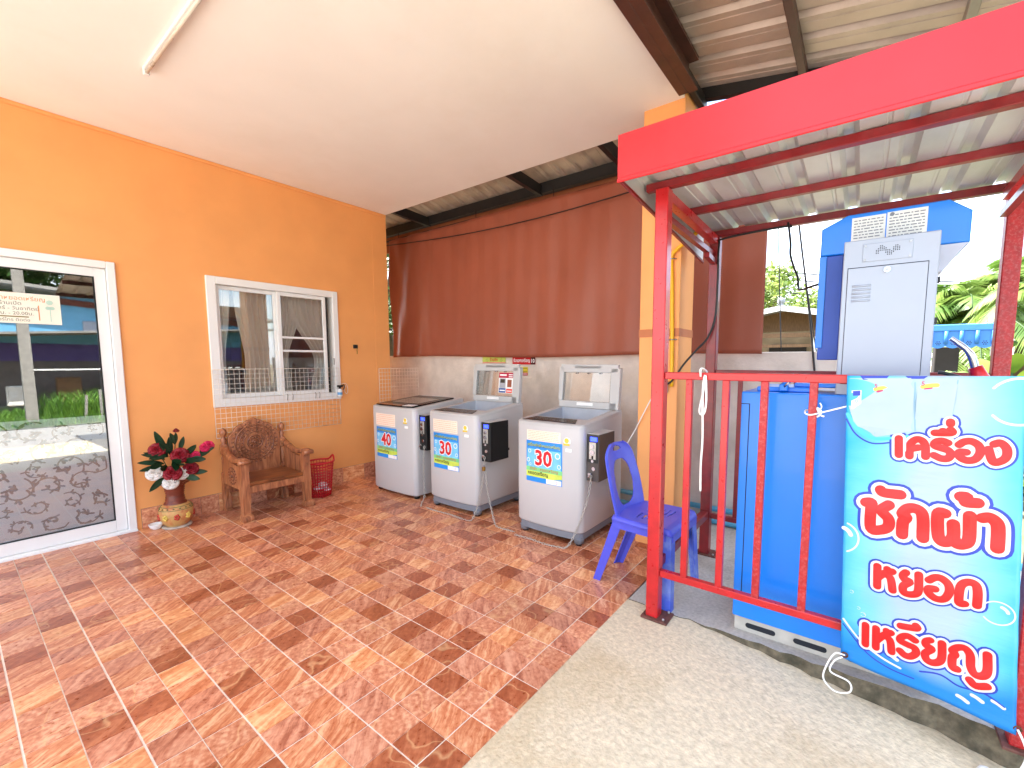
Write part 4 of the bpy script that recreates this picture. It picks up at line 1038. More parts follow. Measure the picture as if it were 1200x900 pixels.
            qq(.70, .97, .78, .83, .0032, 0); qq(.70, .97, .88, .93, .0032, 0); qq(.06, .55, .84, .92, .0032, 7); qq(.1, .48, .1, .16, .0032, 7); qq(.6, .94, .09, .13, .0032, 7)
            mb.build('price_picture', [S_white, mat('crimson_print', (176, 16, 60), .4), mat('grey_print', (170, 172, 178), .4), S_dark, mat('navy_print', (40, 80, 150), .4), mat('vermilion_print', (222, 70, 50), .4), mat('brown_print', (150, 84, 60), .4), S_white], lid)
    else:
        mb.loft([outer0, outer1, outer2], cap0=False, smooth=False); mb.build('top_deck', M_wtop, m)
        mb = MB(True); mb.prism([(.03, W / 2 - .045), (D - .09, W / 2 - .06), (D - .09, -W / 2 + .06), (.03, -W / 2 + .045), (.012, -W / 2 + .12), (.008, 0), (.012, W / 2 - .12)], 'z', 0, .012, bev=.003)
        for v in mb.bm.verts: v.co.z += ztop(v.co.x) + .001
        lid = mb.build('lid', M_gloss, m)
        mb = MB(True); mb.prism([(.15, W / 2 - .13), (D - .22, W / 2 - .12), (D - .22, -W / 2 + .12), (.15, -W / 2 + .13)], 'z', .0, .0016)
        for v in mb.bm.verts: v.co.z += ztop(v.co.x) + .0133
        mb.build('lid_pane', mat('painted_reflection_pane', (120, 106, 96), .06, var=.02, rvar=.02), lid)  # brownish colour imitates the surroundings mirrored in the black glass
        mb = MB(True); mb.prism([(.03, -W / 2 + .07), (.10, -W / 2 + .07), (.09, -W / 2 + .19), (.02, -W / 2 + .20)], 'z', .0, .0016)
        for v in mb.bm.verts: v.co.z += ztop(v.co.x) + .0133
        mb.build('bright_label', S_white, lid)
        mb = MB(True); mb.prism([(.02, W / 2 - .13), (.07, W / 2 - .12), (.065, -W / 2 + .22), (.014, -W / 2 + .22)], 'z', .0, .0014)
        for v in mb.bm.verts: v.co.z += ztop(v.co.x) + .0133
        mb.build('painted_reflection_strip', mat('painted_reflection_strip', (150, 84, 44), .15, metal=.4), lid)  # bronze colour imitates a reflection along the front of the lid
    # base
    if skirt:
        mb = MB(True); p0 = plan(W, D, ins=.012)
        mb.loft([[(x, y, .048) for x, y in p0], [(x, y, zb + .002) for x, y in p0]], smooth=False)
        mb.build('base_skirt', M_wbase, m)
    for sx in (.05, D - .05):
        for sy in (-W / 2 + .05, W / 2 - .05):
            mb = MB(True)
            if skirt: mb.lathe([(.034, .016), (.040, .05), (.040, .06)], 14, (sx, sy, 0)); mb.lathe([(.022, 0), (.022, .017)], 12, (sx, sy, 0), mi=1)
            else: mb.lathe([(.026, 0), (.028, .034)], 12, (sx, sy, 0), mi=1)
            mb.build('foot', [M_wbase, M_blk], m)
    # posters and stickers on the bowed front
    y0 = ph[0] - yc; y1 = ph[1] - yc
    fx = lambda y: -.018 * (1 - (y / (W / 2)) ** 2)
    xf = -.0195
    def bow(mb_, sag):
        for q in range(-9, 10):
            bmesh.ops.bisect_plane(mb_.bm, geom=mb_.bm.verts[:] + mb_.bm.edges[:] + mb_.bm.faces[:], plane_co=(0, q * .033, 0), plane_no=(0, 1, 0))
        for v in mb_.bm.verts: v.co.x += fx(v.co.y) + .018
    mb = MB(True); poster(mb, y0, y1, ph[2], ph[3], num, xf); bow(mb, 0); mb.build('price_poster', POS, m)
    mb = MB(True); n0, n1 = ph[4] - yc, ph[5] - yc
    mb.quad((xf, n0, ph[6]), (xf, n1, ph[6]), (xf, n1, ph[7]), (xf, n0, ph[7])); 
    nl = 6
    for k in range(nl):
        z = ph[6] + (ph[7] - ph[6]) * (k + .6) / (nl + .4); hh = (ph[7] - ph[6]) * .05
        a = n0 - .012; rr = random.Random(k + int(yc * 10))
        while a > n1 + .02:
            b = max(n1 + .01, a - rr.uniform(.01, .035)); mb.quad((xf - .0008, a, z), (xf - .0008, b, z), (xf - .0008, b, z + hh), (xf - .0008, a, z + hh), 1); a = b - .005
    bow(mb, 0); mb.build('notice', [S_cream, S_peach], m)
    mb = MB(True); yb = -W / 2 + .115
    mb.disc((xf, yb, .745), (0, -1, 0), (0, 0, 1), .028, 16, 0); mb.disc((xf - .0006, yb + .004, .75), (0, -1, 0), (0, 0, 1), .018, 12, 1); mb.quad((xf - .001, yb + .03, .715), (xf - .001, yb - .02, .715), (xf - .001, yb - .02, .73), (xf - .001, yb + .03, .73), 2)
    mb.quad((xf, yb + .012, .672), (xf, yb - .034, .672), (xf, yb - .034, .695), (xf, yb + .012, .695), 0)
    bow(mb, 0); mb.build('badge', [S_white, S_gold, S_gold], m)
    # coin box on the right flank
    case = M_case_blk if dark_case else M_case
    cx0, cx1, cy0, cy1, cz0, cz1 = .055, .285, -W / 2 - .098, -W / 2 - .001, .475, .802
    mb = MB(True); mb.box(cx0, cx1, cy0, cy1, cz0, cz1, .003); mb.box(cx0, cx1, cy0, cy1, cz1, cz1 + .004, .0015, mi=1)
    cb = mb.build('coin_box', [case, M_wtop], m)
    ym = (cy0 + cy1) / 2; xo = cx0
    mb = MB(True); mb.box(xo - .003, xo, cy0 + .008, cy1 - .006, cz0 + .13, cz1 - .008, .001); mb.build('face_plate', M_blk, cb)
    MB(True).box(xo - .005, xo - .003, cy0 + .014, cy1 - .03, cz1 - .048, cz1 - .018, .001).build('display', M_lcd, cb)
    mb = MB(True); mb.box(xo - .006, xo - .003, ym - .026, ym + .026, cz0 + .155, cz1 - .055, .001); sl = mb.build('coin_slot', M_silver, cb)
    mb = MB(True)
    for zz, r_ in ((cz1 - .085, .014), (cz1 - .125, .017)): mb.tube([(xo - .006, ym, zz), (xo - .014, ym, zz)], r_, 12)
    mb.build('slot_knob', M_chrome, cb)
    mb = MB(True)
    for zz in (cz1 - .155, cz0 + .165): mb.box(xo - .0075, xo - .006, ym - .006, ym + .006, zz - .008, zz + .008)
    mb.build('slot_mark', M_blk, cb)
    mb = MB(True); mb.tube([(xo, ym, cz0 + .142), (xo - .008, ym, cz0 + .142)], .010, 12); mb.build('cam_lock', M_chrome, cb)
    MB(True).tube([(xo, ym - .01, cz0 + .09), (xo - .01, ym - .01, cz0 + .09)], .013, 12).build('cash_lock', M_chrome, cb)
    mb = MB(True); mb.box(xo - .0015, xo, cy0 + .006, cy1 - .006, cz0 + .008, cz0 + .118, .0005); mb.build('cash_door', case, cb)
    mb = MB(True); mb.box(xo - .02, xo - .0015, ym + .0, ym + .028, cz0 + .045, cz0 + .06, .002); mb.tube(crv([(xo - .015, ym + .005, cz0 + .05), (xo - .03, ym + .0, cz0 + .06), (xo - .03, ym + .02, cz0 + .03), (xo - .015, ym + .02, cz0 + .05)], 4), .003, 6); mb.build('hasp', M_chrome, cb)
    MB(True).bar((cx1 - .02, cy1 - .04, cz0 + .05), (cx1 + .08, cy1 - .03, cz0 + .058), .018, .02).build('bracket', M_blk, m)
    return m
washer(3.612, .67, .64, 'grey washing machine with closed black lid and a 40 price poster', '40', False, False, True, (3.851, 3.520, .358, .656, 3.856, 3.537, .672, .790), False)
washer(2.785, .60, .62, 'middle grey washing machine with open lid and black coin box', '30', True, True, True, (2.999, 2.677, .368, .678, 3.000, 2.690, .690, .797), True)
washer(1.782, .58, .62, 'nearest grey washing machine with open lid beside the blue plastic chair', '30', True, True, False, (1.962, 1.645, .418, .722, 1.957, 1.660, .723, .800), False)
chain([(2.585, 3.19, .52), (2.57, 3.19, .40), (2.565, 3.185, .2), (2.56, 3.175, .06), (2.50, 3.15, .006), (2.46, 3.10, .006)], 'chain hanging from the coin box of the 40 price machine')
chain([(2.585, 2.44, .52), (2.58, 2.435, .43), (2.565, 2.46, .25), (2.53, 2.48, .09), (2.47, 2.49, .005), (2.46, 2.60, .004), (2.47, 2.75, .004), (2.46, 2.92, .004), (2.47, 3.04, .004)], 'chain lying on the tiles in front of the middle washing machine')
chain([(2.58, 2.42, .40), (2.575, 2.40, .25), (2.57, 2.36, .12), (2.54, 2.30, .03), (2.50, 2.23, .004), (2.50, 2.12, .004), (2.50, 2.05, .004)], 'slack chain hanging between the middle and the nearest washing machine')
chain([(2.585, 1.445, .52), (2.575, 1.45, .43), (2.56, 1.48, .28), (2.53, 1.53, .12), (2.49, 1.57, .02), (2.47, 1.62, .004), (2.455, 1.75, .004), (2.465, 1.88, .004), (2.46, 2.03, .004)], 'chain hanging from the coin box beside the blue plastic chair')
mb = MB(); mb.box(2.560, 2.585, 2.425, 2.447, .405, .438, .003, mi=0); mb.tube([(2.572, 2.43, .437), (2.572, 2.428, .452), (2.572, 2.444, .452), (2.572, 2.442, .437)], .003, 6, mi=1)
mb.top('padlock', [mat('brass', (178, 146, 76), .3, metal=.9), M_chrome], 'brass padlock on the chain of the middle washing machine', 'padlock')

# ================================================================== blue plastic chair
M_plas = mat('blue_plastic', (76, 82, 202), .38, var=.05, scale=5, stain=(84, 106, 206), stain_scale=5, stain_amt=.4)
M_plas_w = mat('scuffed_blue_plastic', (70, 96, 204), .5, var=.08, scale=9, stain=(150, 172, 216), stain_scale=7, stain_amt=.6)
pc = thing('plastic_chair', 'blue plastic stacking chair standing behind the red corner post', 'chair', (2.37, .93, 0), rz=math.radians(-2))
# local: chair faces -y, x sideways
SH, SW, SD = .432, .208, .185
def seat(u, v):
    x = (u - .5) * 2; y = (v - .5) * 2
    k = 1 - .10 * max(0, y)
    rx = max(abs(x), 0); 
    px = x * SW * k; py = y * SD - .02
    # round the corners
    r = .86
    if abs(x) > r and abs(y) > r:
        dx, dy = abs(x) - r, abs(y) - r; l = math.hypot(dx, dy); m = max(dx, dy)
        if l > 0: f = m / l; px = math.copysign((r + dx * f) * SW * k, x); py = math.copysign((r + dy * f) * SD, y) - .02
    dip = -.012 * (1 - x * x) * (1 - y * y) - .02 * max(0, -y - .75) * 2
    rim = -.028 * max(0, max(abs(x), abs(y)) - .93) / .07
    return (px, py, SH + dip + rim)
def slot(u, v):
    for k in range(5):
        vc = .30 + k * .085; bend = .03 * math.sin((u - .2) * 9)
        if abs(v - vc - bend) < .012 and (.22 < u < .46 or .54 < u < .78): return False
    return True
MB(True).grid(seat, 50, 60, keep=slot).solid(.004).build('seat', M_plas, pc)
def back(u, v):
    # v 0 at the seat, 1 at the top
    w_ = .182 + .012 * math.sin(v * PI) - .028 * v * v
    x = (u - .5) * 2
    if v > .80:
        t = (v - .80) / .20; w_ *= math.sqrt(max(0, 1 - .78 * t * t))
    z = SH - .015 + .395 * v
    y = .150 + .075 * v + .02 * (v ** 2) - .035 * x * x * (1 - .3 * v)
    if abs(x) > .9: y += .012 * (abs(x) - .9) / .1
    return (x * w_, y, z)
def bk(u, v):
    x = (u - .5) * 2
    if (abs(x) / (.56 - .12 * abs(v - .40))) ** 3 + (abs(v - .42) / .335) ** 3 < 1: return False
    if (x / .32) ** 2 + ((v - .91) / .035) ** 2 < 1: return False
    return True
def back_snap():
    mb = MB(True); mb.grid(back, 60, 80, keep=bk)
    return mb
mb = back_snap()
for it in range(3):
    bnd = [v for v in mb.bm.verts if v.is_boundary and v.link_faces]
    newc = {}
    for v in bnd:
        nb_ = [e.other_vert(v) for e in v.link_edges if e.is_boundary]
        if len(nb_) == 2: newc[v] = (v.co * .4 + (nb_[0].co + nb_[1].co) * .3)
    for v, c in newc.items(): v.co = c
mb.solid(.005).build('backrest', M_plas, pc)
def leg(x0, y0, x1, y1, wx, wy, m):
    mb = MB(True)
    def ring(t):
        cx, cy, z = x0 + (x1 - x0) * t, y0 + (y1 - y0) * t, SH - .03 - (SH - .03) * t
        w = .060 - .014 * t; s, q = wx, wy; th = .007
        pts = [(0, 0), (w, 0), (w, th), (w * .55, th * 1.6), (th * 1.8, w * .5), (th, w), (0, w)]
        P_ = [(cx - s * px_, cy - q * py_, z) for px_, py_ in pts]
        return P_ if s * q > 0 else P_[::-1]
    mb.loft([ring(k / 8) for k in range(9)], smooth=False).recalc()
    mb.build('leg', m, pc)
leg(-.190, -.196, -.222, -.215, -1, -1, M_plas_w); leg(.190, -.196, .222, -.215, 1, -1, M_plas_w)
leg(-.172, .150, -.150, .290, -1, 1, M_plas); leg(.172, .150, .150, .290, 1, 1, M_plas)
for s in (-1, 1):
    MB(True).bar((s * .196, -.17, SH - .045), (s * .178, .15, SH - .045), .006, .05).build('side_apron', M_plas, pc)
MB(True).bar((-.18, -.201, SH - .05), (.18, -.201, SH - .05), .006, .045).build('front_apron', M_plas, pc)

# ================================================================== carved wooden armchair
def wood(name, a, b_, c, rough=.38, stretch=(14, 1.2, 1.2)):
    m = bpy.data.materials.new(name); m.use_nodes = True; t = m.node_tree; b = t.nodes['Principled BSDF']; lk = t.links.new
    tco = t.nodes.new('ShaderNodeTexCoord'); mpp = t.nodes.new('ShaderNodeMapping'); mpp.inputs['Scale'].default_value = stretch; lk(tco.outputs['Object'], mpp.inputs['Vector'])
    nz = t.nodes.new('ShaderNodeTexNoise'); nz.inputs['Scale'].default_value = 3.5; nz.inputs['Detail'].default_value = 8; nz.inputs['Distortion'].default_value = 1.2; lk(mpp.outputs['Vector'], nz.inputs['Vector'])
    ra = t.nodes.new('ShaderNodeValToRGB'); e = ra.color_ramp.elements; e[0].position = .32; e[0].color = lin(a) + (1,); e[1].position = .7; e[1].color = lin(c) + (1,); k = e.new(.5); k.color = lin(b_) + (1,)
    lk(nz.outputs['Fac'], ra.inputs['Fac']); lk(ra.outputs['Color'], b.inputs['Base Color']); b.inputs['Roughness'].default_value = rough; b.inputs['Coat Weight'].default_value = .25; b.inputs['Coat Roughness'].default_value = .2
    bp = t.nodes.new('ShaderNodeBump'); bp.inputs['Strength'].default_value = .15; bp.inputs['Distance'].default_value = .004; lk(nz.outputs['Fac'], bp.inputs['Height']); lk(bp.outputs['Normal'], b.inputs['Normal'])
    return m
Wd = wood('carved_teak', (116, 66, 42), (164, 100, 64), (194, 130, 88), stretch=(9, 9, 1.3))
Wd2 = wood('carved_teak_dark', (96, 52, 32), (138, 80, 50), (166, 102, 68))
Wseat = wood('polished_teak_seat', (96, 48, 22), (134, 74, 36), (158, 96, 52), .28, stretch=(1.2, 8, 1))
ac = thing('armchair', 'carved wooden armchair with round rosette back against the orange wall', 'armchair', (1.635, 4.17, 0))
hw = .245
# local: faces -y; back at y=+.23, front at y=-.23
outl = []
prof = [(-.205, .30), (-.208, .60), (-.196, .655), (-.165, .682), (-.150, .712), (-.112, .742), (-.078, .752), (-.055, .772), (-.028, .778), (0, .797)]
outl = prof + [(-x, z) for x, z in prof[::-1][1:]]
outl = [(p.x, p.y) for p in crv([(a, b, 0) for a, b in outl], 3)]
MB(True).prism(outl, 'y', .190, .222, bev=.004).build('back_panel', Wd, ac)
bp_ = ac.children[-1]
cz = .575
mb = MB(True)
for r, t in ((.155, .007), (.125, .006), (.092, .0055), (.060, .007), (.022, .008)):
    n = 48; mb.tube([(r * math.cos(2 * PI * k / n) , .188, cz + r * math.sin(2 * PI * k / n)) for k in range(n)], t, 6, closed=True)
mb.ball((0, .186, cz), .016)
mb.build('carved_ring', Wd2, bp_)
mb = MB(True)
for R0, n, a_, b_ in ((.041, 10, .014, .010), (.108, 22, .012, .009), (.140, 26, .010, .007)):
    for k in range(n):
        t = 2 * PI * k / n; mb.ball((R0 * math.cos(t), .188, cz + R0 * math.sin(t)), 1, sub=1, sc=(a_, .008, b_))
for k in range(30):
    t = 2 * PI * (k + .5) / 30; r = .178
    if abs(r * math.cos(t)) < .19 and .36 < cz + r * math.sin(t) < .75: mb.ball((r * math.cos(t), .189, cz + r * math.sin(t)), 1, sub=1, sc=(.013, .008, .010))
mb.build('carved_petal', Wd2, bp_)
fin = [(.020, .0), (.020, .30), (.022, .36), (.016, .385), (.023, .40), (.023, .475), (.014, .492), (.024, .515), (.014, .535), (.012, .545), (.022, .562), (.026, .582), (.022, .603), (.010, .617), (.002, .62)]
for s in (-1, 1):
    mb = MB(True); mb.lathe([(r * 1.05, z + .105) for r, z in fin], 16, (s * (hw - .01), .215, 0)); mb.box(s * (hw - .01) - .024, s * (hw - .01) + .024, .191, .239, .50, .585, .004)
    mb.build('back_post', Wd, ac)
    mb = MB(True)
    lp_ = [(.0, .012), (.0, .05), (.008, .10), (.012, .18), (.0, .26), (.0, .34)]
    mb.loft([[(s * (hw - .01) + a * .026, .212 + q + b * .026, z) for a, b in ((-1, -1), (1, -1), (1, 1), (-1, 1))] for q, z in lp_], smooth=False); mb.box(s * (hw - .01) - .03, s * (hw - .01) + .03, .18, .242, 0, .03, .006)
    mb.build('rear_leg', Wd, ac)
    # front leg, waisted with a scroll foot
    mb = MB(True); rows = [(.0, .034, .032), (.02, .040, .038), (.045, .036, .034), (.06, .026, .026), (.12, .028, .027), (.20, .031, .030), (.30, .030, .029), (.42, .027, .027), (.485, .028, .028)]
    mb.loft([[(s * hw + a * wx, -.205 - (.014 if z < .06 else 0) + b * wy, z) for a, b in ((-1, -1), (1, -1), (1, 1), (-1, 1))] for z, wx, wy in rows], smooth=False)
    mb.build('front_leg', Wd, ac)
    # curved arm with rolled end
    pts = crv([(s * hw, .20, .555), (s * hw, .12, .525), (s * (hw + .004), .02, .492), (s * (hw + .006), -.10, .486), (s * (hw + .008), -.19, .505), (s * (hw + .008), -.245, .502)], 5)
    mb = MB(True); nP = len(pts)
    mb.loft([[(p.x + a * (.026 + .012 * (i / nP) ** 3), p.y, p.z + b * .015) for a, b in ((-1, -1), (-.6, -1.3), (.6, -1.3), (1, -1), (1, .6), (.6, 1.1), (-.6, 1.1), (-1, .6))] for i, p in enumerate(pts)])
    mb.tube([(s * (hw + .008) - .042, -.248, .492), (s * (hw + .008) + .042, -.248, .492)], .018, 12)
    mb.build('arm', Wd, ac)
    # side panel with carved flower
    sp_ = MB(True); sp_.prism([(-.18, .25), (.19, .25), (.19, .50), (.10, .485), (0, .455), (-.10, .445), (-.18, .455)], 'x', s * hw - .011, s * hw + .011); sp_ = sp_.build('side_panel', Wd, ac)
    mb = MB(True)
    for k in range(16):
        t = 2 * PI * k / 16
        for r, q in ((.045, .010), (.078, .011)): mb.ball((s * (hw + .012), .0 + r * math.cos(t), .345 + r * math.sin(t) * .85), 1, sub=1, sc=(.007, q, q * .8))
    mb.ball((s * (hw + .012), 0, .345), .016)
    mb.build('carved_flower', Wd2, sp_)
MB(True).box(-hw + .02, hw - .02, -.215, .20, .282, .310, .006).build('seat', Wseat, ac)
MB(True).prism([(-hw + .028, .225), (hw - .028, .225), (hw - .028, .2815), (-hw + .028, .2815)], 'y', -.225, -.195, bev=.003).build('front_rail', Wd, ac)
MB(True).box(-hw + .02, hw - .02, .19, .22, .16, .2815, .003).build('rear_rail', Wd2, ac)

# ================================================================== red laundry basket
M_rp = mat('red_basket_plastic', (196, 16, 34), .4, var=.06)
bk_ = thing('laundry_basket', 'small red lattice plastic basket beside the wooden armchair', 'basket', (2.10, 4.15, 0))
def brad(z): return .082 + .030 * z / .33
def bpt(a, z, k=1.0): return (brad(z) * k * 1.1 * math.cos(a), brad(z) * k * math.sin(a), z)
mb = MB(True)
for i in range(11):
    z = .026 + i * .0275
    mb.tube([bpt(2 * PI * k / 40, z) for k in range(40)], .0036, 5, closed=True)
mb.build('lattice_ring', M_rp, bk_); bk_.children[-1]['kind'] = 'stuff'
mb = MB(True)
for k in range(28):
    a = 2 * PI * k / 28; mb.tube([bpt(a, .004), bpt(a, .33)], .0032, 5)
mb.build('lattice_slat', M_rp, bk_); bk_.children[-1]['kind'] = 'stuff'
mb = MB(True); mb.lathe([(.080, 0), (.082, .006)], 30); mb.build('bottom', M_rp, bk_)
mb = MB(True); mb.tube([bpt(2 * PI * k / 40, .335 + .045 * max(0, math.cos(2 * (2 * PI * k / 40))) ** 6, 1.04) for k in range(40)], .009, 8, closed=True); mb.tube([bpt(2 * PI * k / 40, .30, 1.02) for k in range(40)], .006, 6, closed=True)
mb.build('rim', M_rp, bk_)
mb = MB(True); rr = random.Random(3)
for k in range(7): mb.ball((rr.uniform(-.03, .05), rr.uniform(-.05, .03), .05 + rr.uniform(0, .08)), 1, sub=2, sc=(rr.uniform(.025, .04), rr.uniform(.025, .04), rr.uniform(.014, .03)))
mb.bm.verts.ensure_lookup_table()
o = mb.mesh('crumpled_bag'); o = link_mesh('crumpled_bag', o, mat('white_plastic_bag', (222, 220, 224), .5, var=.2, scale=30), None, (2.10, 4.15, 0)); tag(o, 'crumpled white bag lying inside the red basket', 'bag')

# ================================================================== vase with artificial roses
M_terra = mat('brown_glazed_clay', (118, 50, 30), .35, var=.12, scale=9, stretch=(1, 1, 6))
M_painted = mat('painted_clay_belly', (206, 160, 96), .55, var=.12, scale=12, stain=(182, 66, 44), stain_scale=11, stain_amt=.85)
M_trim = mat('green_paint_trim', (112, 108, 60), .5)
vs = thing('vase', 'tall clay vase with painted belly standing beside the sliding door', 'vase', (1.025, 4.300, 0))
MB(True).lathe([(.062, .0), (.066, .012), (.082, .03), (.101, .065), (.110, .105), (.107, .14), (.094, .168), (.074, .186)], 36).build('painted_belly', M_painted, vs)
pr = [(.074, .186), (.072, .196), (.064, .204)]
for k in range(12): pr += [(.054 + .0022 * abs(k - 5) * .6 + (.0045 if k % 2 else 0), .212 + k * .0088)]
pr += [(.060, .322), (.074, .338), (.094, .350), (.096, .354), (.074, .348), (.048, .33)]
MB(True).lathe(pr, 40, wob=lambda t, z: (.008 * math.sin(t * 2 * PI * 9) if z > .335 else 0), cap=False).build('ribbed_neck', M_terra, vs)
mb = MB(True)
for z, r in ((.148, .1055), (.172, .0935)): mb.tube([(r * math.cos(2 * PI * k / 36), r * math.sin(2 * PI * k / 36), z) for k in range(36)], .0022, 5, closed=True)
for k in range(16):
    t = 2 * PI * k / 16; mb.ball((.1005 * math.cos(t), .1005 * math.sin(t), .160), 1, sub=1, sc=(.007, .007, .006))
mb.build('painted_trim', M_trim, vs)
FP = [mat('flower_red_paint', (190, 66, 44), .5), mat('flower_yellow_paint', (222, 190, 90), .5)]
for k in range(9):
    t = 2 * PI * k / 9 + .3; mb = MB(True); rb = .1065
    for q in range(5):
        a = q * 1.256; mb.ball((rb * math.cos(t + .10 * math.cos(a)), rb * math.sin(t + .10 * math.cos(a)), .095 + .016 * math.sin(a)), 1, sub=1, sc=(.012, .012, .012))
    mb.build('painted_flower', FP[k % 2], vs)
MB(True).lathe([(.092, .0), (.096, .004), (.092, .012), (.07, .013)], 30).build('saucer', mat('worn_saucer', (190, 176, 160), .5, var=.2, scale=20), vs)
def rose(c, r, m, parent, face=(-.25, -1, .25)):
    f = Vector(face).normalized(); u = f.orthogonal().normalized(); v = f.cross(u)
    mb = MB(); c = Vector(c); rr = random.Random(int(c.x * 1e4) + int(c.z * 1e4))
    for ring, (n, rad, lift, op) in enumerate(((3, .22, .62, .1), (4, .42, .52, .35), (5, .68, .32, .7), (6, .98, .05, 1.0), (6, 1.05, -.18, 1.25))):
        for k in range(n):
            t = 2 * PI * k / n + ring * .7 + rr.uniform(-.15, .15)
            def fn(a, b, t=t, rad=rad, lift=lift, op=op):
                ang = t + (a - .5) * 2.2 / (.5 + rad * .7) * .62; rr_ = rad * (.35 + .65 * b) + .10 * math.sin(b * 3) * op
                edge = .06 * math.sin(a * PI * 3 + ring)
                h = lift + .42 * b - .28 * op * b * b * b + edge * b - .18 * (2 * abs(a - .5)) ** 2 * b
                return c + (u * math.cos(ang) + v * math.sin(ang)) * (rr_ * r) + f * (h * r)
            mb.grid(fn, 5, 4)
    mb.ball(c + f * (r * .25), r * .30, sub=1)
    return mb.solid(.0008).build('rose', m, parent)
def leafs(p, d, l, w_, mb, droop=.25):
    p = Vector(p); d = Vector(d).normalized(); s = d.cross(Vector((0, -1, .15))).normalized(); n = s.cross(d).normalized()
    def fn(a, b):
        ww = w_ * math.sin(PI * min(1, b * .93 + .04)) ** .8
        return p + d * (l * b) + s * ((a - .5) * ww) + n * (-.12 * w_ * (1 - (2 * a - 1) ** 2) ) + Vector((0, 0, -droop * l * b * b))
    mb.grid(fn, 4, 9)
bq = thing('flower_bouquet', 'bunch of red, white and pink artificial roses in the clay vase', 'flowers', (1.025, 4.300, .34))
R_red = mat('crimson_petal', (142, 4, 28), .55, var=.18, scale=40); R_white = mat('white_petal', (232, 226, 218), .6, var=.06, scale=30); R_pink = mat('hot_pink_petal', (220, 34, 90), .55, var=.15, scale=40)
M_leaf = leaf_mat('dark_silk_leaf', (22, 52, 30), (44, 82, 44)); M_stem = mat('green_stem', (58, 84, 40), .6)
fl = [((.925, 4.24, .632), .052, R_red), ((1.050, 4.20, .575), .058, R_red), ((.990, 4.17, .452), .057, R_red), ((1.112, 4.20, .460), .050, R_red),
      ((.896, 4.22, .462), .053, R_white), ((1.058, 4.21, .430), .048, R_white), ((.976, 4.18, .380), .050, R_white),
      ((1.150, 4.22, .556), .034, R_pink), ((1.255, 4.26, .612), .040, R_pink), ((1.222, 4.24, .604), .034, R_pink)]
for c, r, m in fl: rose(c, r, m, bq, (-.2 + (c[0] - 1.02) * .8, -1, .45))
rose((1.050, 4.25, .762), .020, R_red, bq, (-.1, -.4, 1))
base = Vector((1.025, 4.300, .34))
for c, r, m in fl + [((1.050, 4.25, .755), .02, 0)]:
    mb = MB(); e = Vector(c) + Vector((0, .01, -.01)); mb.tube(crv([base, base.lerp(e, .5) + Vector((0, 0, .03)), e], 5), .0032, 5); mb.build('stem', M_stem, bq)
rr = random.Random(4)
for p, d, l, w_ in (((.99, 4.27, .56), (-.28, -.05, 1), .25, .052), ((1.005, 4.25, .57), (-.03, -.1, 1), .17, .04), ((.97, 4.25, .55), (-1, 0, .75), .15, .035), ((.96, 4.24, .52), (-1, 0, .35), .16, .04), ((.96, 4.23, .50), (-1, -.1, .10), .15, .042), ((.95, 4.22, .56), (-1, 0, .6), .14, .03),
                    ((1.06, 4.24, .60), (.25, 0, 1), .13, .035), ((1.04, 4.25, .66), (.05, -.1, 1), .10, .028), ((1.09, 4.24, .50), (.8, -.1, .5), .14, .05), ((1.13, 4.25, .50), (.8, 0, .7), .15, .045), ((1.16, 4.24, .53), (1, 0, .6), .12, .04), ((1.00, 4.20, .52), (.3, -.8, .4), .10, .055), ((1.07, 4.19, .52), (.6, -.8, .3), .10, .05), ((.97, 4.2, .49), (-.6, -.8, .3), .10, .05), ((.95, 4.2, .42), (-.9, -.4, -.5), .13, .045), ((1.07, 4.2, .40), (.7, -.6, -.1), .10, .05), ((1.10, 4.22, .42), (.8, -.3, .1), .12, .045), ((1.03, 4.18, .50), (.1, -1, .4), .09, .055), ((1.19, 4.25, .575), (1, -.3, .35), .10, .045), ((1.0, 4.22, .60), (-.5, -.2, .8), .13, .05), ((1.09, 4.22, .56), (.5, -.3, .8), .12, .045), ((.98, 4.22, .58), (-.8, -.2, .1), .12, .045), ((1.02, 4.2, .53), (-.2, -.7, -.3), .10, .055), ((1.10, 4.19, .53), (.8, -.5, .1), .11, .05), ((.94, 4.2, .53), (-.8, -.5, .0), .10, .05), ((1.03, 4.22, .66), (-.25, -.1, 1), .11, .035)):
    mb = MB(); leafs(p, d, l, w_, mb, .12); mb.solid(.0008).build('leaf', M_leaf, bq)
mb = MB(); mb.lathe([(.025, .0), (.036, .012), (.045, .034), (.046, .040), (.042, .040), (.033, .014), (.0, .010)], 28, (.905, 4.345, .001), cap=False)
mb.top('bowl', mat('white_ceramic', (236, 236, 232), .25, var=.02), 'small white bowl on the floor beside the clay vase', 'bowl')

# ================================================================== wire mesh panels
M_wire = mat('white_coated_wire', (226, 218, 204), .45)
def mesh_panel(x0, x1, z0, z1, y, nx, nz, label, r=.0016):
    t = thing('wire_mesh_panel', label, 'wire mesh', ((x0 + x1) / 2, y, z0), 'white wire mesh panels')
    for k in range(nx + 1):
        x = x0 + (x1 - x0) * k / nx; MB().tube([(x, y, z0), (x, y, z1)], r * (1.6 if k in (0, nx) else 1), 5).build('wire', M_wire, t)
    for k in range(nz + 1):
        z = z0 + (z1 - z0) * k / nz; MB().tube([(x0, y - .003, z), (x1, y - .003, z)], r * (1.6 if k in (0, nz) else 1), 5).build('wire', M_wire, t)
    return t
t = mesh_panel(1.36, 2.475, .64, 1.228, WY - .034, 28, 14, 'white wire mesh panel hung across the lower window above the armchair')
for x in (1.95, 2.0, 2.22, 2.26):
    MB().tube(crv([(x, WY - .035, .925), (x, WY - .045, .97), (x + .004, WY - .02, .985)], 4), .003, 6).build('hook', M_steel, t)
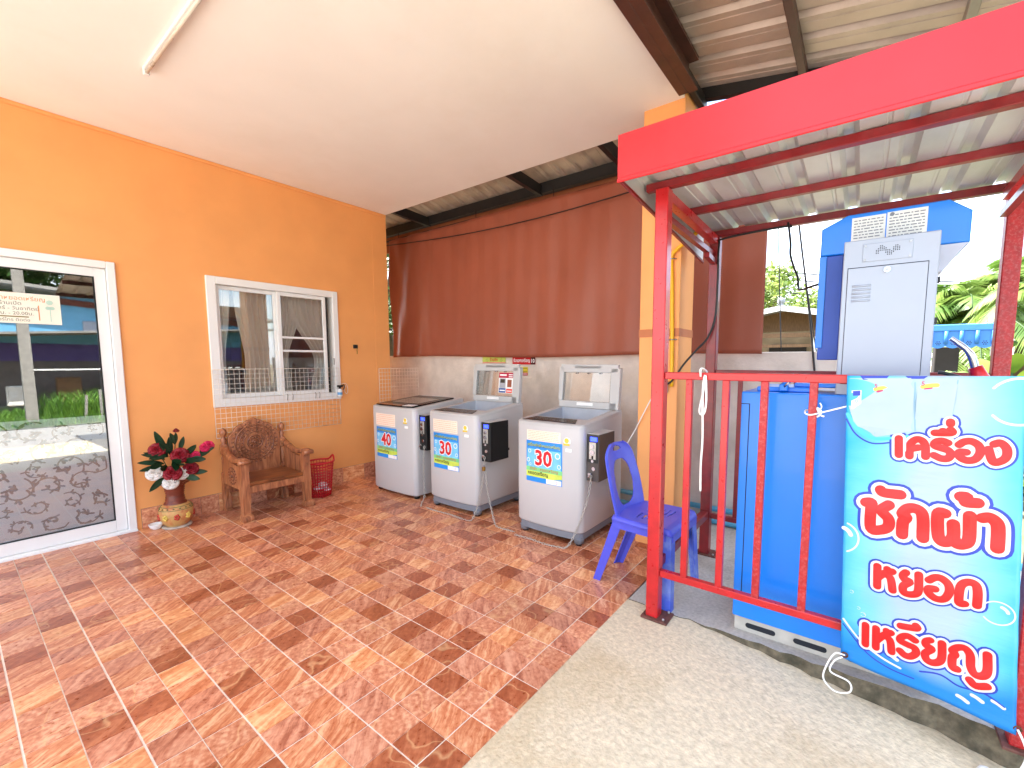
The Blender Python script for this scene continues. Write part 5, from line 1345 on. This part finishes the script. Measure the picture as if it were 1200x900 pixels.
mesh_panel(2.955, 3.50, .79, 1.213, WY - .03, 14, 10, 'white wire mesh panel at the wall corner behind the 40 price machine')

# ================================================================== small things on the walls
kh = thing('key_holder', 'small black key hook with hanging key on the orange wall', 'key hook', (2.69, WY, 1.40))
MB().box(2.665, 2.715, WY - .018, WY - .001, 1.435, 1.475, .004).build('plate', M_blk, kh)
mb = MB(); mb.tube([(2.70, WY - .02 , 1.44), (2.70, WY - .024, 1.425)], .003, 6); mb.tube([(2.70 + .009 * math.cos(k * .8), WY - .022, 1.418 + .009 * math.sin(k * .8)) for k in range(8)], .002, 5, closed=True); mb.box(2.695, 2.706, WY - .024, WY - .021, 1.375, 1.412, .001)
mb.build('key', mat('brass', (178, 146, 76), .3, metal=.9), kh)
sb = thing('spray_bottle', 'small white bottle with black nozzle hung at the window corner', 'bottle', (2.468, WY - .05, .93))
MB().lathe([(.020, .0), (.024, .006), (.024, .062), (.018, .075), (.010, .082)], 18, (2.468, WY - .052, .93)).build('body', mat('white_bottle', (230, 232, 232), .3), sb)
MB().lathe([(.0246, .018), (.0246, .045)], 18, (2.468, WY - .052, .93), cap=False).build('sleeve', mat('blue_sleeve', (90, 150, 200), .4), sb)
mb = MB(); mb.lathe([(.012, .08), (.012, .10)], 12, (2.468, WY - .052, .93)); mb.box(2.44, 2.50, WY - .066, WY - .040, 1.028, 1.048, .005); mb.tube(crv([(2.495, WY - .052, 1.04), (2.515, WY - .052, 1.05), (2.52, WY - .05, 1.02), (2.505, WY - .052, 1.0)], 4), .005, 6); mb.build('nozzle_head', M_blk, sb)
mb = MB(); mb.tube(crv([(2.50, WY - .03, 1.06), (2.55, WY - .03, 1.06), (2.57, WY - .03, 1.0), (2.555, WY - .03, .95), (2.53, WY - .03, .99), (2.545, WY - .03, 1.04)], 5), .002, 5); mb.build('hang_string', M_cord, sb)

def wall_sign(name, y0, y1, z0, z1, mats, paint, label, cat, group=None):
    mb = MB(); x = BX - .008 if z1 < 1.345 else BX - .012
    mb.box(x, x + .002, y1, y0, z0, z1)
    def at(a, b, e): return (x - e, y0 - a * (y0 - y1), z0 + b * (z1 - z0))
    paint(mb, at, y0 - y1, z1 - z0)
    return mb.top(name, mats, label, cat, group)
def p_red(mb, at, W, H):
    mb.quad(at(.80, 0, .0006), at(1, 0, .0006), at(1, 1, .0006), at(.80, 1, .0006), 1)
    text_mesh(mb, 'รับแลกเหรียญ', lambda x, y: at(.41 + x / W, .34 + y / H, .0012), .05, 2, .02, wmax=W * .72)
    text_mesh(mb, '10', lambda x, y: at(.9 + x / W, .27 + y / H, .0012), .055, 2, .03)
wall_sign('sign', 3.068, 2.757, 1.262, 1.341, [S_red, mat('dark_maroon_print', (70, 6, 14), .4), S_white], p_red, 'red sign with white lettering and the number 10 under the tarpaulin', 'sign')
def p_yel(mb, at, W, H):
    mb.quad(at(0, 0, .0006), at(1, 0, .0006), at(1, .36, .0006), at(0, .36, .0006), 1)
    for b in (.9, .52): mb.quad(at(.05, b - .07, .0009), at(.95, b - .07, .0009), at(.95, b, .0009), at(.05, b, .0009), 2)
    mb.quad(at(.08, .14, .0009), at(.92, .14, .0009), at(.92, .2, .0009), at(.08, .2, .0009), 3)
wall_sign('sticker', 2.972, 2.858, 1.145, 1.236, [mat('yellow_print', (226, 206, 50), .5), mat('rose_print', (190, 80, 96), .5), mat('olive_ink', (120, 104, 20), .5), S_white], p_yel, 'small yellow and pink sticker below the red sign on the wall', 'sticker')
def p_green(mb, at, W, H):
    mb.quad(at(0, 0, .0006), at(1, 0, .0006), at(1, .18, .0006), at(0, .18, .0006), 1)
    text_mesh(mb, 'ร้านซัก', lambda x, y: at(.5 + x / W, .34 + y / H, .0010), .045, 2, .02)
    for a in (.2, .82):
        for k in range(5): text_mesh(mb, 'o', lambda x, y: at(a + .04 * math.cos(k * 1.25) + x / W, .4 + .2 * math.sin(k * 1.25) + y / H, .0010 + k * .0002), .02, 3)
wall_sign('sign', 3.51, 3.165, 1.275, 1.347, [mat('lime_print', (196, 212, 100), .5), mat('pale_red_print', (226, 150, 130), .5), S_red, mat('dark_green_print', (70, 96, 40), .5)], p_green, 'lime green shop sign partly behind the open lid of the middle machine', 'sign')

# notice behind the door glass
nx0, nx1, nz0, nz1 = .03, .522, 1.545, 1.742
mb = MB(); ny = WY + .0135
mb.box(nx0, nx1, WY - .0005, WY + .0012, nz0, nz1)
def nat(a, b, e): return (nx0 + a * (nx1 - nx0), WY - .0010 - e, nz0 + b * (nz1 - nz0))
NW, NH = nx1 - nx0, nz1 - nz0
for s, cx, b, sz, mi in (('ร้านซักผ้าหยอดเหรียญ', .55, .76, .036, 1), ('ร้านเปิด', .55, .60, .032, 2), ('วันจันทร์ - วันอาทิตย์', .55, .44, .030, 2), ('8.00น. - 20.00น.', .55, .28, .030, 2), ('เบอร์โทร ติดต่อ', .55, .07, .026, 2)):
    text_mesh(mb, s, lambda x, y: nat(cx + x / NW, b + y / NH, .0002), sz, mi, 0, wmax=NW * .62)
for a, b, r in ((.90, .74, .04), (.88, .55, .03), (.92, .55, .03)):
    mb.disc(nat(a, b, .0004), (1, 0, 0), (0, 0, 1), r * NW * .8, 14, 3)
mb.quad(nat(.895, .1, .0003), nat(.905, .1, .0003), nat(.905, .6, .0003), nat(.895, .6, .0003), 3); mb.quad(nat(.79, .12, .0003), nat(.80, .12, .0003), nat(.80, .62, .0003), nat(.79, .62, .0003), 1)
mb.quad(nat(.42, .20, .0003), nat(.70, .20, .0003), nat(.70, .235, .0003), nat(.42, .235, .0003), 4)
no = mb.top('notice', [mat('notice_paper', (236, 230, 214), .6, var=.03), mat('orange_ink', (214, 140, 80), .6), mat('grey_green_ink', (110, 112, 96), .6), mat('pale_teal_ink', (180, 212, 196), .6), mat('olive_ink', (120, 104, 20), .5)], 'pale printed opening hours notice taped on the sliding door glass', 'notice')

# ceiling lamp: bare tube on a batten
la = thing('tube_lamp', 'thin white fluorescent tube lamp fixed under the porch ceiling', 'lamp', (.815, 2.8, CZ))
MB().box(.799, .828, 2.13, 3.345, CZ - .018, CZ - .0005, .004).build('batten', M_white_frame, la)
MB().tube([(.813, 2.16, CZ - .033), (.813, 3.315, CZ - .033)], .0085, 12).build('tube', mat('lamp_tube', (214, 206, 192), .3), la)
for y in (2.145, 3.33): MB().box(.80, .827, y - .014, y + .014, CZ - .044, CZ - .0185, .003).build('lamp_holder', M_white_frame, la)

# conduit, outlet box, cables, pipes
M_yel = mat('yellow_conduit', (236, 176, 10), .4, var=.05)
cd = thing('conduit', 'yellow conduit pipe running up the orange pillar', 'pipe', (2.875, 1.02, 1.13))
MB().tube(crv([(2.878, 1.008, 1.13), (2.878, 1.012, 1.40), (2.878, 1.024, 1.80), (2.878, 1.03, 1.97), (2.872, .99, 2.02), (2.86, .90, 2.075), (2.85, .86, 2.10)], 8), .0125, 10).build('pipe', M_yel, cd)
for z, y in ((1.96, 1.03), (1.44, 1.014)):
    MB().tube([(2.884, y - .03, z), (2.862, y - .012, z), (2.862, y + .012, z), (2.884, y + .03, z)], .004, 6).build('saddle_clip', M_steel, cd)
ob = MB().box(2.864, 2.893, 1.035, 1.112, 1.085, 1.165, .004).top('outlet_box', M_lgrey, 'pale grey electrical outlet box on the orange pillar', 'outlet')
mb = MB(); mb.tube(crv([(2.863, 1.07, 1.13), (2.84, 1.055, 1.132), (2.86, 1.0, 1.17), (2.88, .93, 1.28), (2.90, .86, 1.37), (2.93, .80, 1.45), (2.955, .765, 1.58), (2.955, .757, 1.8), (2.955, .757, 2.02), (2.955, .72, 2.06), (2.96, .4, 2.075), (2.965, .37, 2.065)], 8), .0065, 6)
mb.top('power_cable', M_blk, 'black power cable from the pillar outlet up the dark red post', 'cable')
mb = MB(); mb.tube(crv([(2.79, 1.49, .62), (2.86, 1.36, .66), (2.88, 1.28, .78), (2.87, 1.20, .93), (2.86, 1.13, 1.06), (2.863, 1.09, 1.11)], 8), .004, 6)
mb.top('cord', M_cord, 'white power cord from the nearest washing machine to the pillar', 'cord')
M_pvc = mat('pale_blue_pvc', (86, 176, 214), .4, var=.06)
for k, (x, z) in enumerate(((3.66, .10), (3.58, .026))):
    mb = MB(); mb.tube([(x, 1.9, z), (x - .005, .3, z), (x, -2.2, z)], .022, 10)
    mb.tube([(x, .62, z), (x, .56, z)], .027, 10)
    mb.top('water_pipe', M_pvc, ('pale blue water pipe clipped along the foot of the grey wall', 'pale blue water pipe lying on the slab behind the canopy')[k], 'pipe', 'blue water pipes by the wall')
mb = MB(); mb.ball((2.01, -.42, -.098), 1, sub=2, sc=(.03, .02, .014)); mb.ball((2.02, -.445, -.097), 1, sub=1, sc=(.02, .014, .012))
for v in mb.bm.verts: v.co += Vector((random.uniform(-1, 1), random.uniform(-1, 1), random.uniform(-1, 1))) * .004
mb.top('crumpled_paper', S_white, 'scrap of crumpled white paper on the concrete by the banner', 'paper')
rnd = random.Random(2)

# ================================================================== plants
L_green = leaf_mat('tree_leaf', (50, 82, 26), (104, 128, 44)); L_dark = leaf_mat('dark_tree_leaf', (30, 62, 24), (66, 104, 40)); L_yel = leaf_mat('light_leaf', (80, 108, 34), (138, 154, 62))
L_palm = leaf_mat('palm_leaf', (84, 120, 48), (150, 172, 88)); L_grass = leaf_mat('grass_blade', (60, 110, 36), (128, 168, 64))
M_bark = mat('bark', (104, 86, 66), .9, var=.2, scale=12, bump=.4, bscale=30)
def tree(x, y, h, r, n, m, label, cat='tree', ls=.16, z0=-.2, flat=.8, group='trees around the yard', seed=0):
    t = thing('tree', label, cat, (x, y, z0), group); rr = random.Random(seed + int(x * 10) + int(y * 7))
    mb = MB(); zc = z0 + h - r * flat
    mb.tube([(x, y, z0), (x + .08, y, z0 + (zc - z0) * .5), (x, y + .1, zc)], [r * .09, r * .07, r * .05], 8)
    cl = []
    for k in range(11):
        a = rr.uniform(0, 6.28); q = rr.uniform(.3, .85); c = Vector((x + math.cos(a) * r * q, y + math.sin(a) * r * q, zc + rr.uniform(-.55, .75) * r * flat))
        cl.append((c, r * rr.uniform(.28, .5))); mb.tube([(x, y, zc - r * .4), (x * .5 + c.x * .5, y * .5 + c.y * .5, (zc + c.z) / 2 - r * .1), c], [r * .04, r * .025, r * .01], 5)
    mb.build('trunk', M_bark, t)
    V = []; Fc = []
    for k in range(n):
        c, cr_ = rr.choice(cl); d = Vector((rr.gauss(0, 1), rr.gauss(0, 1), rr.gauss(0, 1))).normalized() * cr_ * rr.uniform(.35, 1.05)
        p = c + Vector((d.x, d.y, d.z * .8)); u = Vector((rr.gauss(0, 1), rr.gauss(0, 1), rr.gauss(0, .6))).normalized(); v = u.orthogonal().normalized(); v = (v + Vector((0, 0, rr.uniform(-.3, .3)))).normalized()
        l = ls * rr.uniform(.6, 1.3); w_ = l * .42; i = len(V)
        V += [p, p + u * l * .5 + v * w_ * .5, p + u * l, p + u * l * .5 - v * w_ * .5]; Fc.append((i, i + 1, i + 2, i + 3))
    o = Vector((x, y, z0)); me = bpy.data.meshes.new('crown'); me.from_pydata([q - o for q in V], [], Fc); link_mesh('crown', me, m, t)
    return t
def palm(x, y, h, L_, nf, label, seed, cat='palm tree', wide=1.0, z0=-.2):
    t = thing('palm_tree', label, cat, (x, y, z0), 'palms beyond the wall'); rr = random.Random(seed)
    MB().tube([(x + .25, y + .1, z0), (x + .1, y, z0 + h * .5), (x, y, z0 + h)], [.16, .13, .11], 10).build('trunk', M_bark, t)
    c = Vector((x, y, z0 + h))
    for k in range(nf):
        a = 2 * PI * k / nf + rr.uniform(-.2, .2); el = rr.uniform(.15, 1.25); l = L_ * rr.uniform(.8, 1.1)
        d = Vector((math.cos(a), math.sin(a), 0)); P = []
        for q in range(15):
            s = q / 14; P.append(c + d * (l * s * math.cos(el) * (1 - .15 * s)) + Vector((0, 0, l * (math.sin(el) * s - (.55 + .35 * math.cos(el)) * s * s))))
        mb = MB(); mb.tube(P, [.022 * (1 - q / 16) + .003 for q in range(15)], 5, mi=1)
        for q in range(1, 56):
            s = q / 56; f = s * 14; i = min(13, int(f)); p = P[i].lerp(P[i + 1], f - i); td = (P[i + 1] - P[i]).normalized()
            side = td.cross(Vector((0, 0, 1)))
            if side.length < 1e-3: side = td.orthogonal()
            side.normalize(); ll = L_ * .30 * math.sin(PI * (.12 + .85 * s)) * wide
            for sg in (-1, 1):
                dd = (side * sg + td * .7 + Vector((0, 0, -.25 + rr.uniform(-.2, .12)))).normalized()
                m_ = p + dd * ll * .55; e = p + dd * ll + Vector((0, 0, -.22 * ll)); w_ = td * .019
                mb._faces([p - w_ * .6, p + w_ * .6, m_ + w_, m_ - w_, e], [(0, 1, 2, 3), (3, 2, 4)], 0)
        mb.build('frond', [L_palm, M_stem], t)
    return t
tree(20.5, 3.0, 5.6, 2.3, 5200, L_yel, 'airy light green tree behind the grey roofed neighbour house', ls=.26, seed=1)
tree(23.0, 1.0, 4.9, 2.0, 3600, L_green, 'second light green tree behind the neighbour house roof', ls=.26, seed=2)
tree(26.0, 5.8, 6.2, 2.6, 3500, L_green, 'leafy tree hidden mostly by the brown tarpaulin', ls=.3, seed=3)
tree(5.7, 8.2, 4.6, 1.9, 9000, L_green, 'sunlit bush showing in the gap beside the tarpaulin', 'tree', ls=.15, seed=4)
palm(11.5, -1.52, 2.25, 1.9, 30, 'young coconut palm with drooping fronds beyond the wall', 5)
palm(9.5, -2.15, 2.55, 1.3, 15, 'palm at the right edge behind the worn red post', 8)
palm(12.5, -2.55, 2.9, 1.8, 24, 'tall palm behind the awning at the far right', 17)
palm(7.4, -.86, 1.2, .5, 11, 'small yellow green palm below the blue awning', 11, wide=1.3)
def broad(x, y, n, h, label, seed):
    t = thing('shrub', label, 'shrub', (x, y, -.2), 'shrubs behind the right post'); rr = random.Random(seed)
    for k in range(n):
        a = rr.uniform(0, 6.28); el = rr.uniform(.5, 1.4); l = h * rr.uniform(.5, 1.0); b = Vector((x, y, -.2)); d = Vector((math.cos(a) * math.cos(el), math.sin(a) * math.cos(el), math.sin(el)))
        mb = MB(); tip = b + d * l; mb.tube([b, b.lerp(tip, .6), tip], .012, 5, mi=1)
        for q in range(3):
            p = b + d * l * (.6 + .2 * q); dd = (d + Vector((rr.uniform(-.9, .9), rr.uniform(-.9, .9), rr.uniform(-.3, .4)))).normalized(); s = dd.cross(Vector((.2, .1, 1))).normalized(); ll = h * .26
            mb.grid(lambda a_, b_: p + dd * (ll * b_) + s * ((a_ - .5) * ll * .55 * math.sin(PI * min(1, .06 + .9 * b_))) + Vector((0, 0, -.28 * ll * b_ * b_)), 2, 6)
        mb.build('leaf_spray', [L_green if k % 3 else L_yel, M_stem], t)
broad(6.6, -1.62, 22, 1.5, 'broad leaved green shrub behind the worn red post', 3)
broad(5.6, -1.55, 20, 1.2, 'low yellow green shrub at the right edge of the yard', 6)
broad(8.9, -2.0, 20, 1.7, 'tall leafy shrub beyond the blue awning', 9)

# ================================================================== neighbour house with pale sheet roof
nb_ = thing('neighbour_house', 'low neighbour house with pale grey sheet roof beyond the wall', 'house', (15, 2.2, -.2))
M_roofp = mat('pale_fibre_sheet', (150, 147, 142), .7, var=.10, scale=2, stain=(120, 116, 110), stain_scale=1.3, stain_amt=.5)
M_oldwood = mat('old_timber', (116, 88, 62), .85, var=.2, scale=8, stretch=(1, 6, 1)); M_wpost = mat('white_post_paint', (224, 224, 220), .6)
mb = MB()
ridge_z, eave_z = 2.72, 2.22
for (ya, yb, za, zb) in ((1.75, -.9, ridge_z, eave_z), (1.75, 4.6, ridge_z, eave_z - .02)):
    n = 40
    def fn(u, v): return (13.0 + 5.0 * u, ya + (yb - ya) * v, za + (zb - za) * v + .03 * abs(math.sin(u * PI * 14)))
    mb.grid(fn, 112, 8, smooth=False)
mb.solid(.02); mb.build('roof', M_roofp, nb_)
MB().tube([(12.98, 1.75, 2.74), (18.0, 1.75, 2.74)], .05, 8).build('ridge_cap', mat('grey_ridge', (140, 144, 150), .6), nb_)
MB().lathe([(.05, 0), (.10, .06), (.08, .14), (.02, .18)], 12, (13.05, 1.75, 2.76)).build('finial', mat('grey_ridge', (140, 144, 150), .6), nb_)
mb = MB(); mb.bar((12.97, 1.75, 2.66), (12.97, -.9, 2.15), .03, .13); mb.bar((12.97, 1.75, 2.66), (12.97, 4.6, 2.13), .03, .13); mb.build('barge_board', M_wpost, nb_)
mb = MB(); mb.box(13.3, 13.4, -.7, 4.4, 1.92, 2.03); mb.box(13.32, 13.38, -.7, 4.4, 1.66, 1.74); mb.build('timber_beam', M_oldwood, nb_)
for y in (.95, 2.7, -.6, 4.2): MB().box(13.26, 13.36, y - .06, y + .06, -.2, 1.92).build('post', M_wpost, nb_)
MB().box(13.9, 14.0, -.7, 4.4, -.2, 2.3).build('wall', mat('house_plaster', (150, 132, 108), .9, var=.15, scale=3), nb_)
MB().prism([(-.72, 2.12), (4.45, 2.10), (1.75, 2.66)], 'x', 13.86, 13.90).build('gable_board', M_oldwood, nb_)
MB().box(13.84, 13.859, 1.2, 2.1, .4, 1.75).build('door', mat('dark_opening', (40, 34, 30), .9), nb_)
MB().box(13.45, 13.8, 2.9, 4.1, .3, 1.75, .02).build('stored_boards', M_oldwood, nb_)

# blue scalloped awning on posts
aw = thing('awning', 'light blue scalloped awning with round cut-outs beyond the wall', 'awning', (8.2, -1.1, 0))
M_aw = mat('light_blue_awning', (66, 132, 206), .5, var=.05)
y0, y1 = -.30, -1.52
mb = MB(); mb.box(8.1, 8.45, y1, y0, 1.70, 1.79, .01); mb.build('header', M_aw, aw)
for k in range(8):
    yy = y0 - .08 - k * .152; sc_ = [(yy + .076, 1.70), (yy - .076, 1.70), (yy - .076, 1.50)] + [(yy - .076 + .152 * q / 8, 1.50 - .03 * math.sin(PI * q / 8)) for q in range(1, 8)] + [(yy + .076, 1.50)]
    pn = MB().prism(sc_, 'x', 8.12, 8.135).build('valance_panel', M_aw, aw)
    MB().tube([(8.11, yy + .076, 1.70), (8.11, yy + .076, 1.53)], .022, 8).build('valance_rib', M_aw, pn)
    mb = MB()
    for (a, b) in ((0, 0), (.022, 0), (-.022, 0), (.011, .02), (-.011, .02), (.011, -.02), (-.011, -.02)): mb.disc((8.118, yy + a, 1.54 + b), (0, -1, 0), (0, 0, 1), .007, 8)
    mb.build('cut_out', M_dark, pn)
for y in (-.45, -1.4): MB().box(8.2, 8.26, y - .03, y + .03, -.15, 1.72).build('post', M_wpost, aw)
mb = MB(); mb.box(8.6, 8.9, -1.12, -.86, -.15, 1.5, .01); mb.build('dark_opening_fill', M_dark, aw)  # dark box put in for the shade of the opening below the awning

# overhead wires and slack lines
M_w = mat('wire_black', (40, 40, 44), .6)
for k, (pts, r, lab) in enumerate((
    ([(3.62, .47, 1.37), (3.9, .56, 2.2), (4.2, .66, 3.4)], .004, 'thin wire rising from the wall top beside the tarpaulin'),
    ([(3.70, .26, 1.20), (3.75, .32, 1.65), (3.8, .42, 2.3), (3.85, .50, 2.9)], .007, 'dark cable hanging from the roof beside the blue dispenser'),
    ([(3.74, .25, 1.30), (3.78, .34, 1.8), (3.82, .45, 2.5), (3.9, .53, 3.0)], .004, 'thin line next to the hanging dark cable'))):
    MB().tube(crv(pts, 6), r, 5).top('wire', M_w, lab, 'wire', 'slack lines by the wall')
for k, (z, yb, lab) in enumerate(((4.6, 0, 'upper overhead wire crossing the sky behind the dispenser'), (4.3, .2, 'middle overhead wire crossing the sky behind the dispenser'), (3.75, .1, 'lower overhead wire crossing the sky behind the dispenser'))):
    MB().tube([(20 + q * .8 , 6 - q * 1.5, z + .5 - .1 * q + .012 * (q - 6) ** 2) for q in range(13)], .028, 5).top('wire', M_w, lab, 'wire', 'overhead wires')

# ================================================================== across the street (seen mirrored in the door)
grass = MB()
def gfn(u, v): return (-14 + 34 * u, -6.4 - 4.2 * v, -.24 + .10 * v + .05 * math.sin(u * 40) * math.sin(v * 9))
grass.grid(gfn, 60, 14).top('verge', mat('verge_soil', (92, 104, 52), .95, var=.25, scale=4, bump=.5, bscale=15), kind='structure')
rr = random.Random(12); V = []; Fc = []
for k in range(15000):
    x = rr.uniform(-5, 9); y = rr.uniform(-10, -6.5); tall = .5 if ((x - 2.6) ** 2 + (y + 8.4) ** 2 < 1.2) else .16
    hgt = tall * rr.uniform(.5, 1.5); a = rr.uniform(0, 6.28); l = hgt * .5; z = -.26 + .10 * (-6.4 - y) / 4.2; i = len(V); s = Vector((math.sin(a), -math.cos(a), 0)) * .012
    p = Vector((x, y, z)); q = p + Vector((math.cos(a) * l * .3, math.sin(a) * l * .3, hgt * .7)); e = p + Vector((math.cos(a) * l, math.sin(a) * l, hgt))
    V += [p - s, p + s, q + s * .8, q - s * .8, e]; Fc += [(i, i + 1, i + 2, i + 3), (i + 3, i + 2, i + 4)]
me = bpy.data.meshes.new('grass'); me.from_pydata(V, [], Fc); tag(link_mesh('grass', me, L_grass), 'rough green grass on the verge across the street', 'grass', kind='stuff')
M_conc_pole = mat('concrete_pole', (150, 146, 138), .9, var=.15, scale=10, bump=.3, bscale=40)
mb = MB(); mb.loft([[(1.22 + a * w_, -6.9 + b * w_, z) for a, b in ((-1, -1), (1, -1), (1, 1), (-1, 1))] for z, w_ in ((-.3, .10), (7.0, .075))], smooth=False); mb.top('utility_pole', M_conc_pole, 'square concrete utility pole across the street mirrored in the door', 'pole')
for k, (x, y, h) in enumerate(((2.15, -7.2, .62), (2.45, -7.15, .75))):
    mb = MB(); mb.bar((x, y, -.25), (x + .05 * (1 - k), y, h - .2), .07, .05); mb.top('stake', M_conc_pole, ('leaning short post in the grass across the street', 'upright short post in the grass across the street')[k], 'post')
oh = thing('street_house', 'blue and purple house across the street mirrored in the door glass', 'house', (3, -13, -.2))
M_sky = mat('sky_blue_wall', (106, 170, 206), .8, var=.05); M_pur = mat('purple_wall', (98, 84, 150), .8, var=.05)
MB().box(-8, 9, -14.2, -14.0, 1.9, 3.6).build('upper_wall', M_sky, oh); MB().box(-8, 9, -14.2, -13.98, 1.3, 1.9).build('purple_band', M_pur, oh); MB().box(-8, 9, -14.2, -14.02, -.2, 1.3).build('lower_wall', mat('dim_plaster', (120, 112, 110), .9, var=.15), oh)
for k in range(6): MB().box(1.2 + k * 1.1, 1.8 + k * 1.1, -13.2, -12.9, -.15, .5 + .25 * (k % 3), .03).build('stored_crate', (M_wpost, M_oldwood, M_lgrey)[k % 3], oh)
mb = MB(); mb.prism([(-8.5, 4.7), (9.5, 3.2), (9.5, 3.1), (-8.5, 4.6)], 'y', -15, -13.2); mb.build('roof', M_roofp, oh)
mb = MB(); mb.prism([(-8, 4.35), (9, 3.0), (9, 2.8), (-8, 4.1)], 'y', -13.95, -13.9); mb.build('eave_board', mat('brown_board', (110, 60, 48), .8), oh)
mb = MB(); mb.prism([(-2, 1.95), (9, 2.7), (9, 2.64), (-2, 1.88)], 'y', -14, -11.6); mb.build('porch_roof', M_roofp, oh)
for x in (1.6, 3.4, 5.4, 7.6): MB().box(x - .04, x + .04, -11.75, -11.67, -.2, 2.2).build('porch_post', M_wpost, oh)
MB().box(3.2, 3.7, -14.0, -13.95, 2.3, 2.75, .02).build('meter_box', M_lgrey, oh)
mb = MB(); mb.box(1.5, 7.7, -11.74, -11.68, 1.0, 1.05); mb.build('porch_rail', M_wpost, oh)
tree(1.0, -19, 7.5, 3.0, 4200, L_dark, 'dark leafy tree behind the house across the street', ls=.35, seed=21)
tree(6.0, -20, 8.0, 3.2, 4200, L_dark, 'big dark tree behind the far right of the street house', ls=.35, seed=22)
tree(-5.0, -17, 7.0, 2.8, 3600, L_green, 'green tree left of the house across the street', ls=.35, seed=23)
tree(5.2, -9.6, 3.0, .9, 2600, L_yel, 'slim light green bush on the verge across the street', 'tree', ls=.14, seed=24, flat=1.4)
MB().box(-3.2, .8, -20, -18, -.2, 6.2).top('shed', mat('pale_teal_wall', (120, 196, 206), .8), 'pale teal building far behind the street house', 'building')
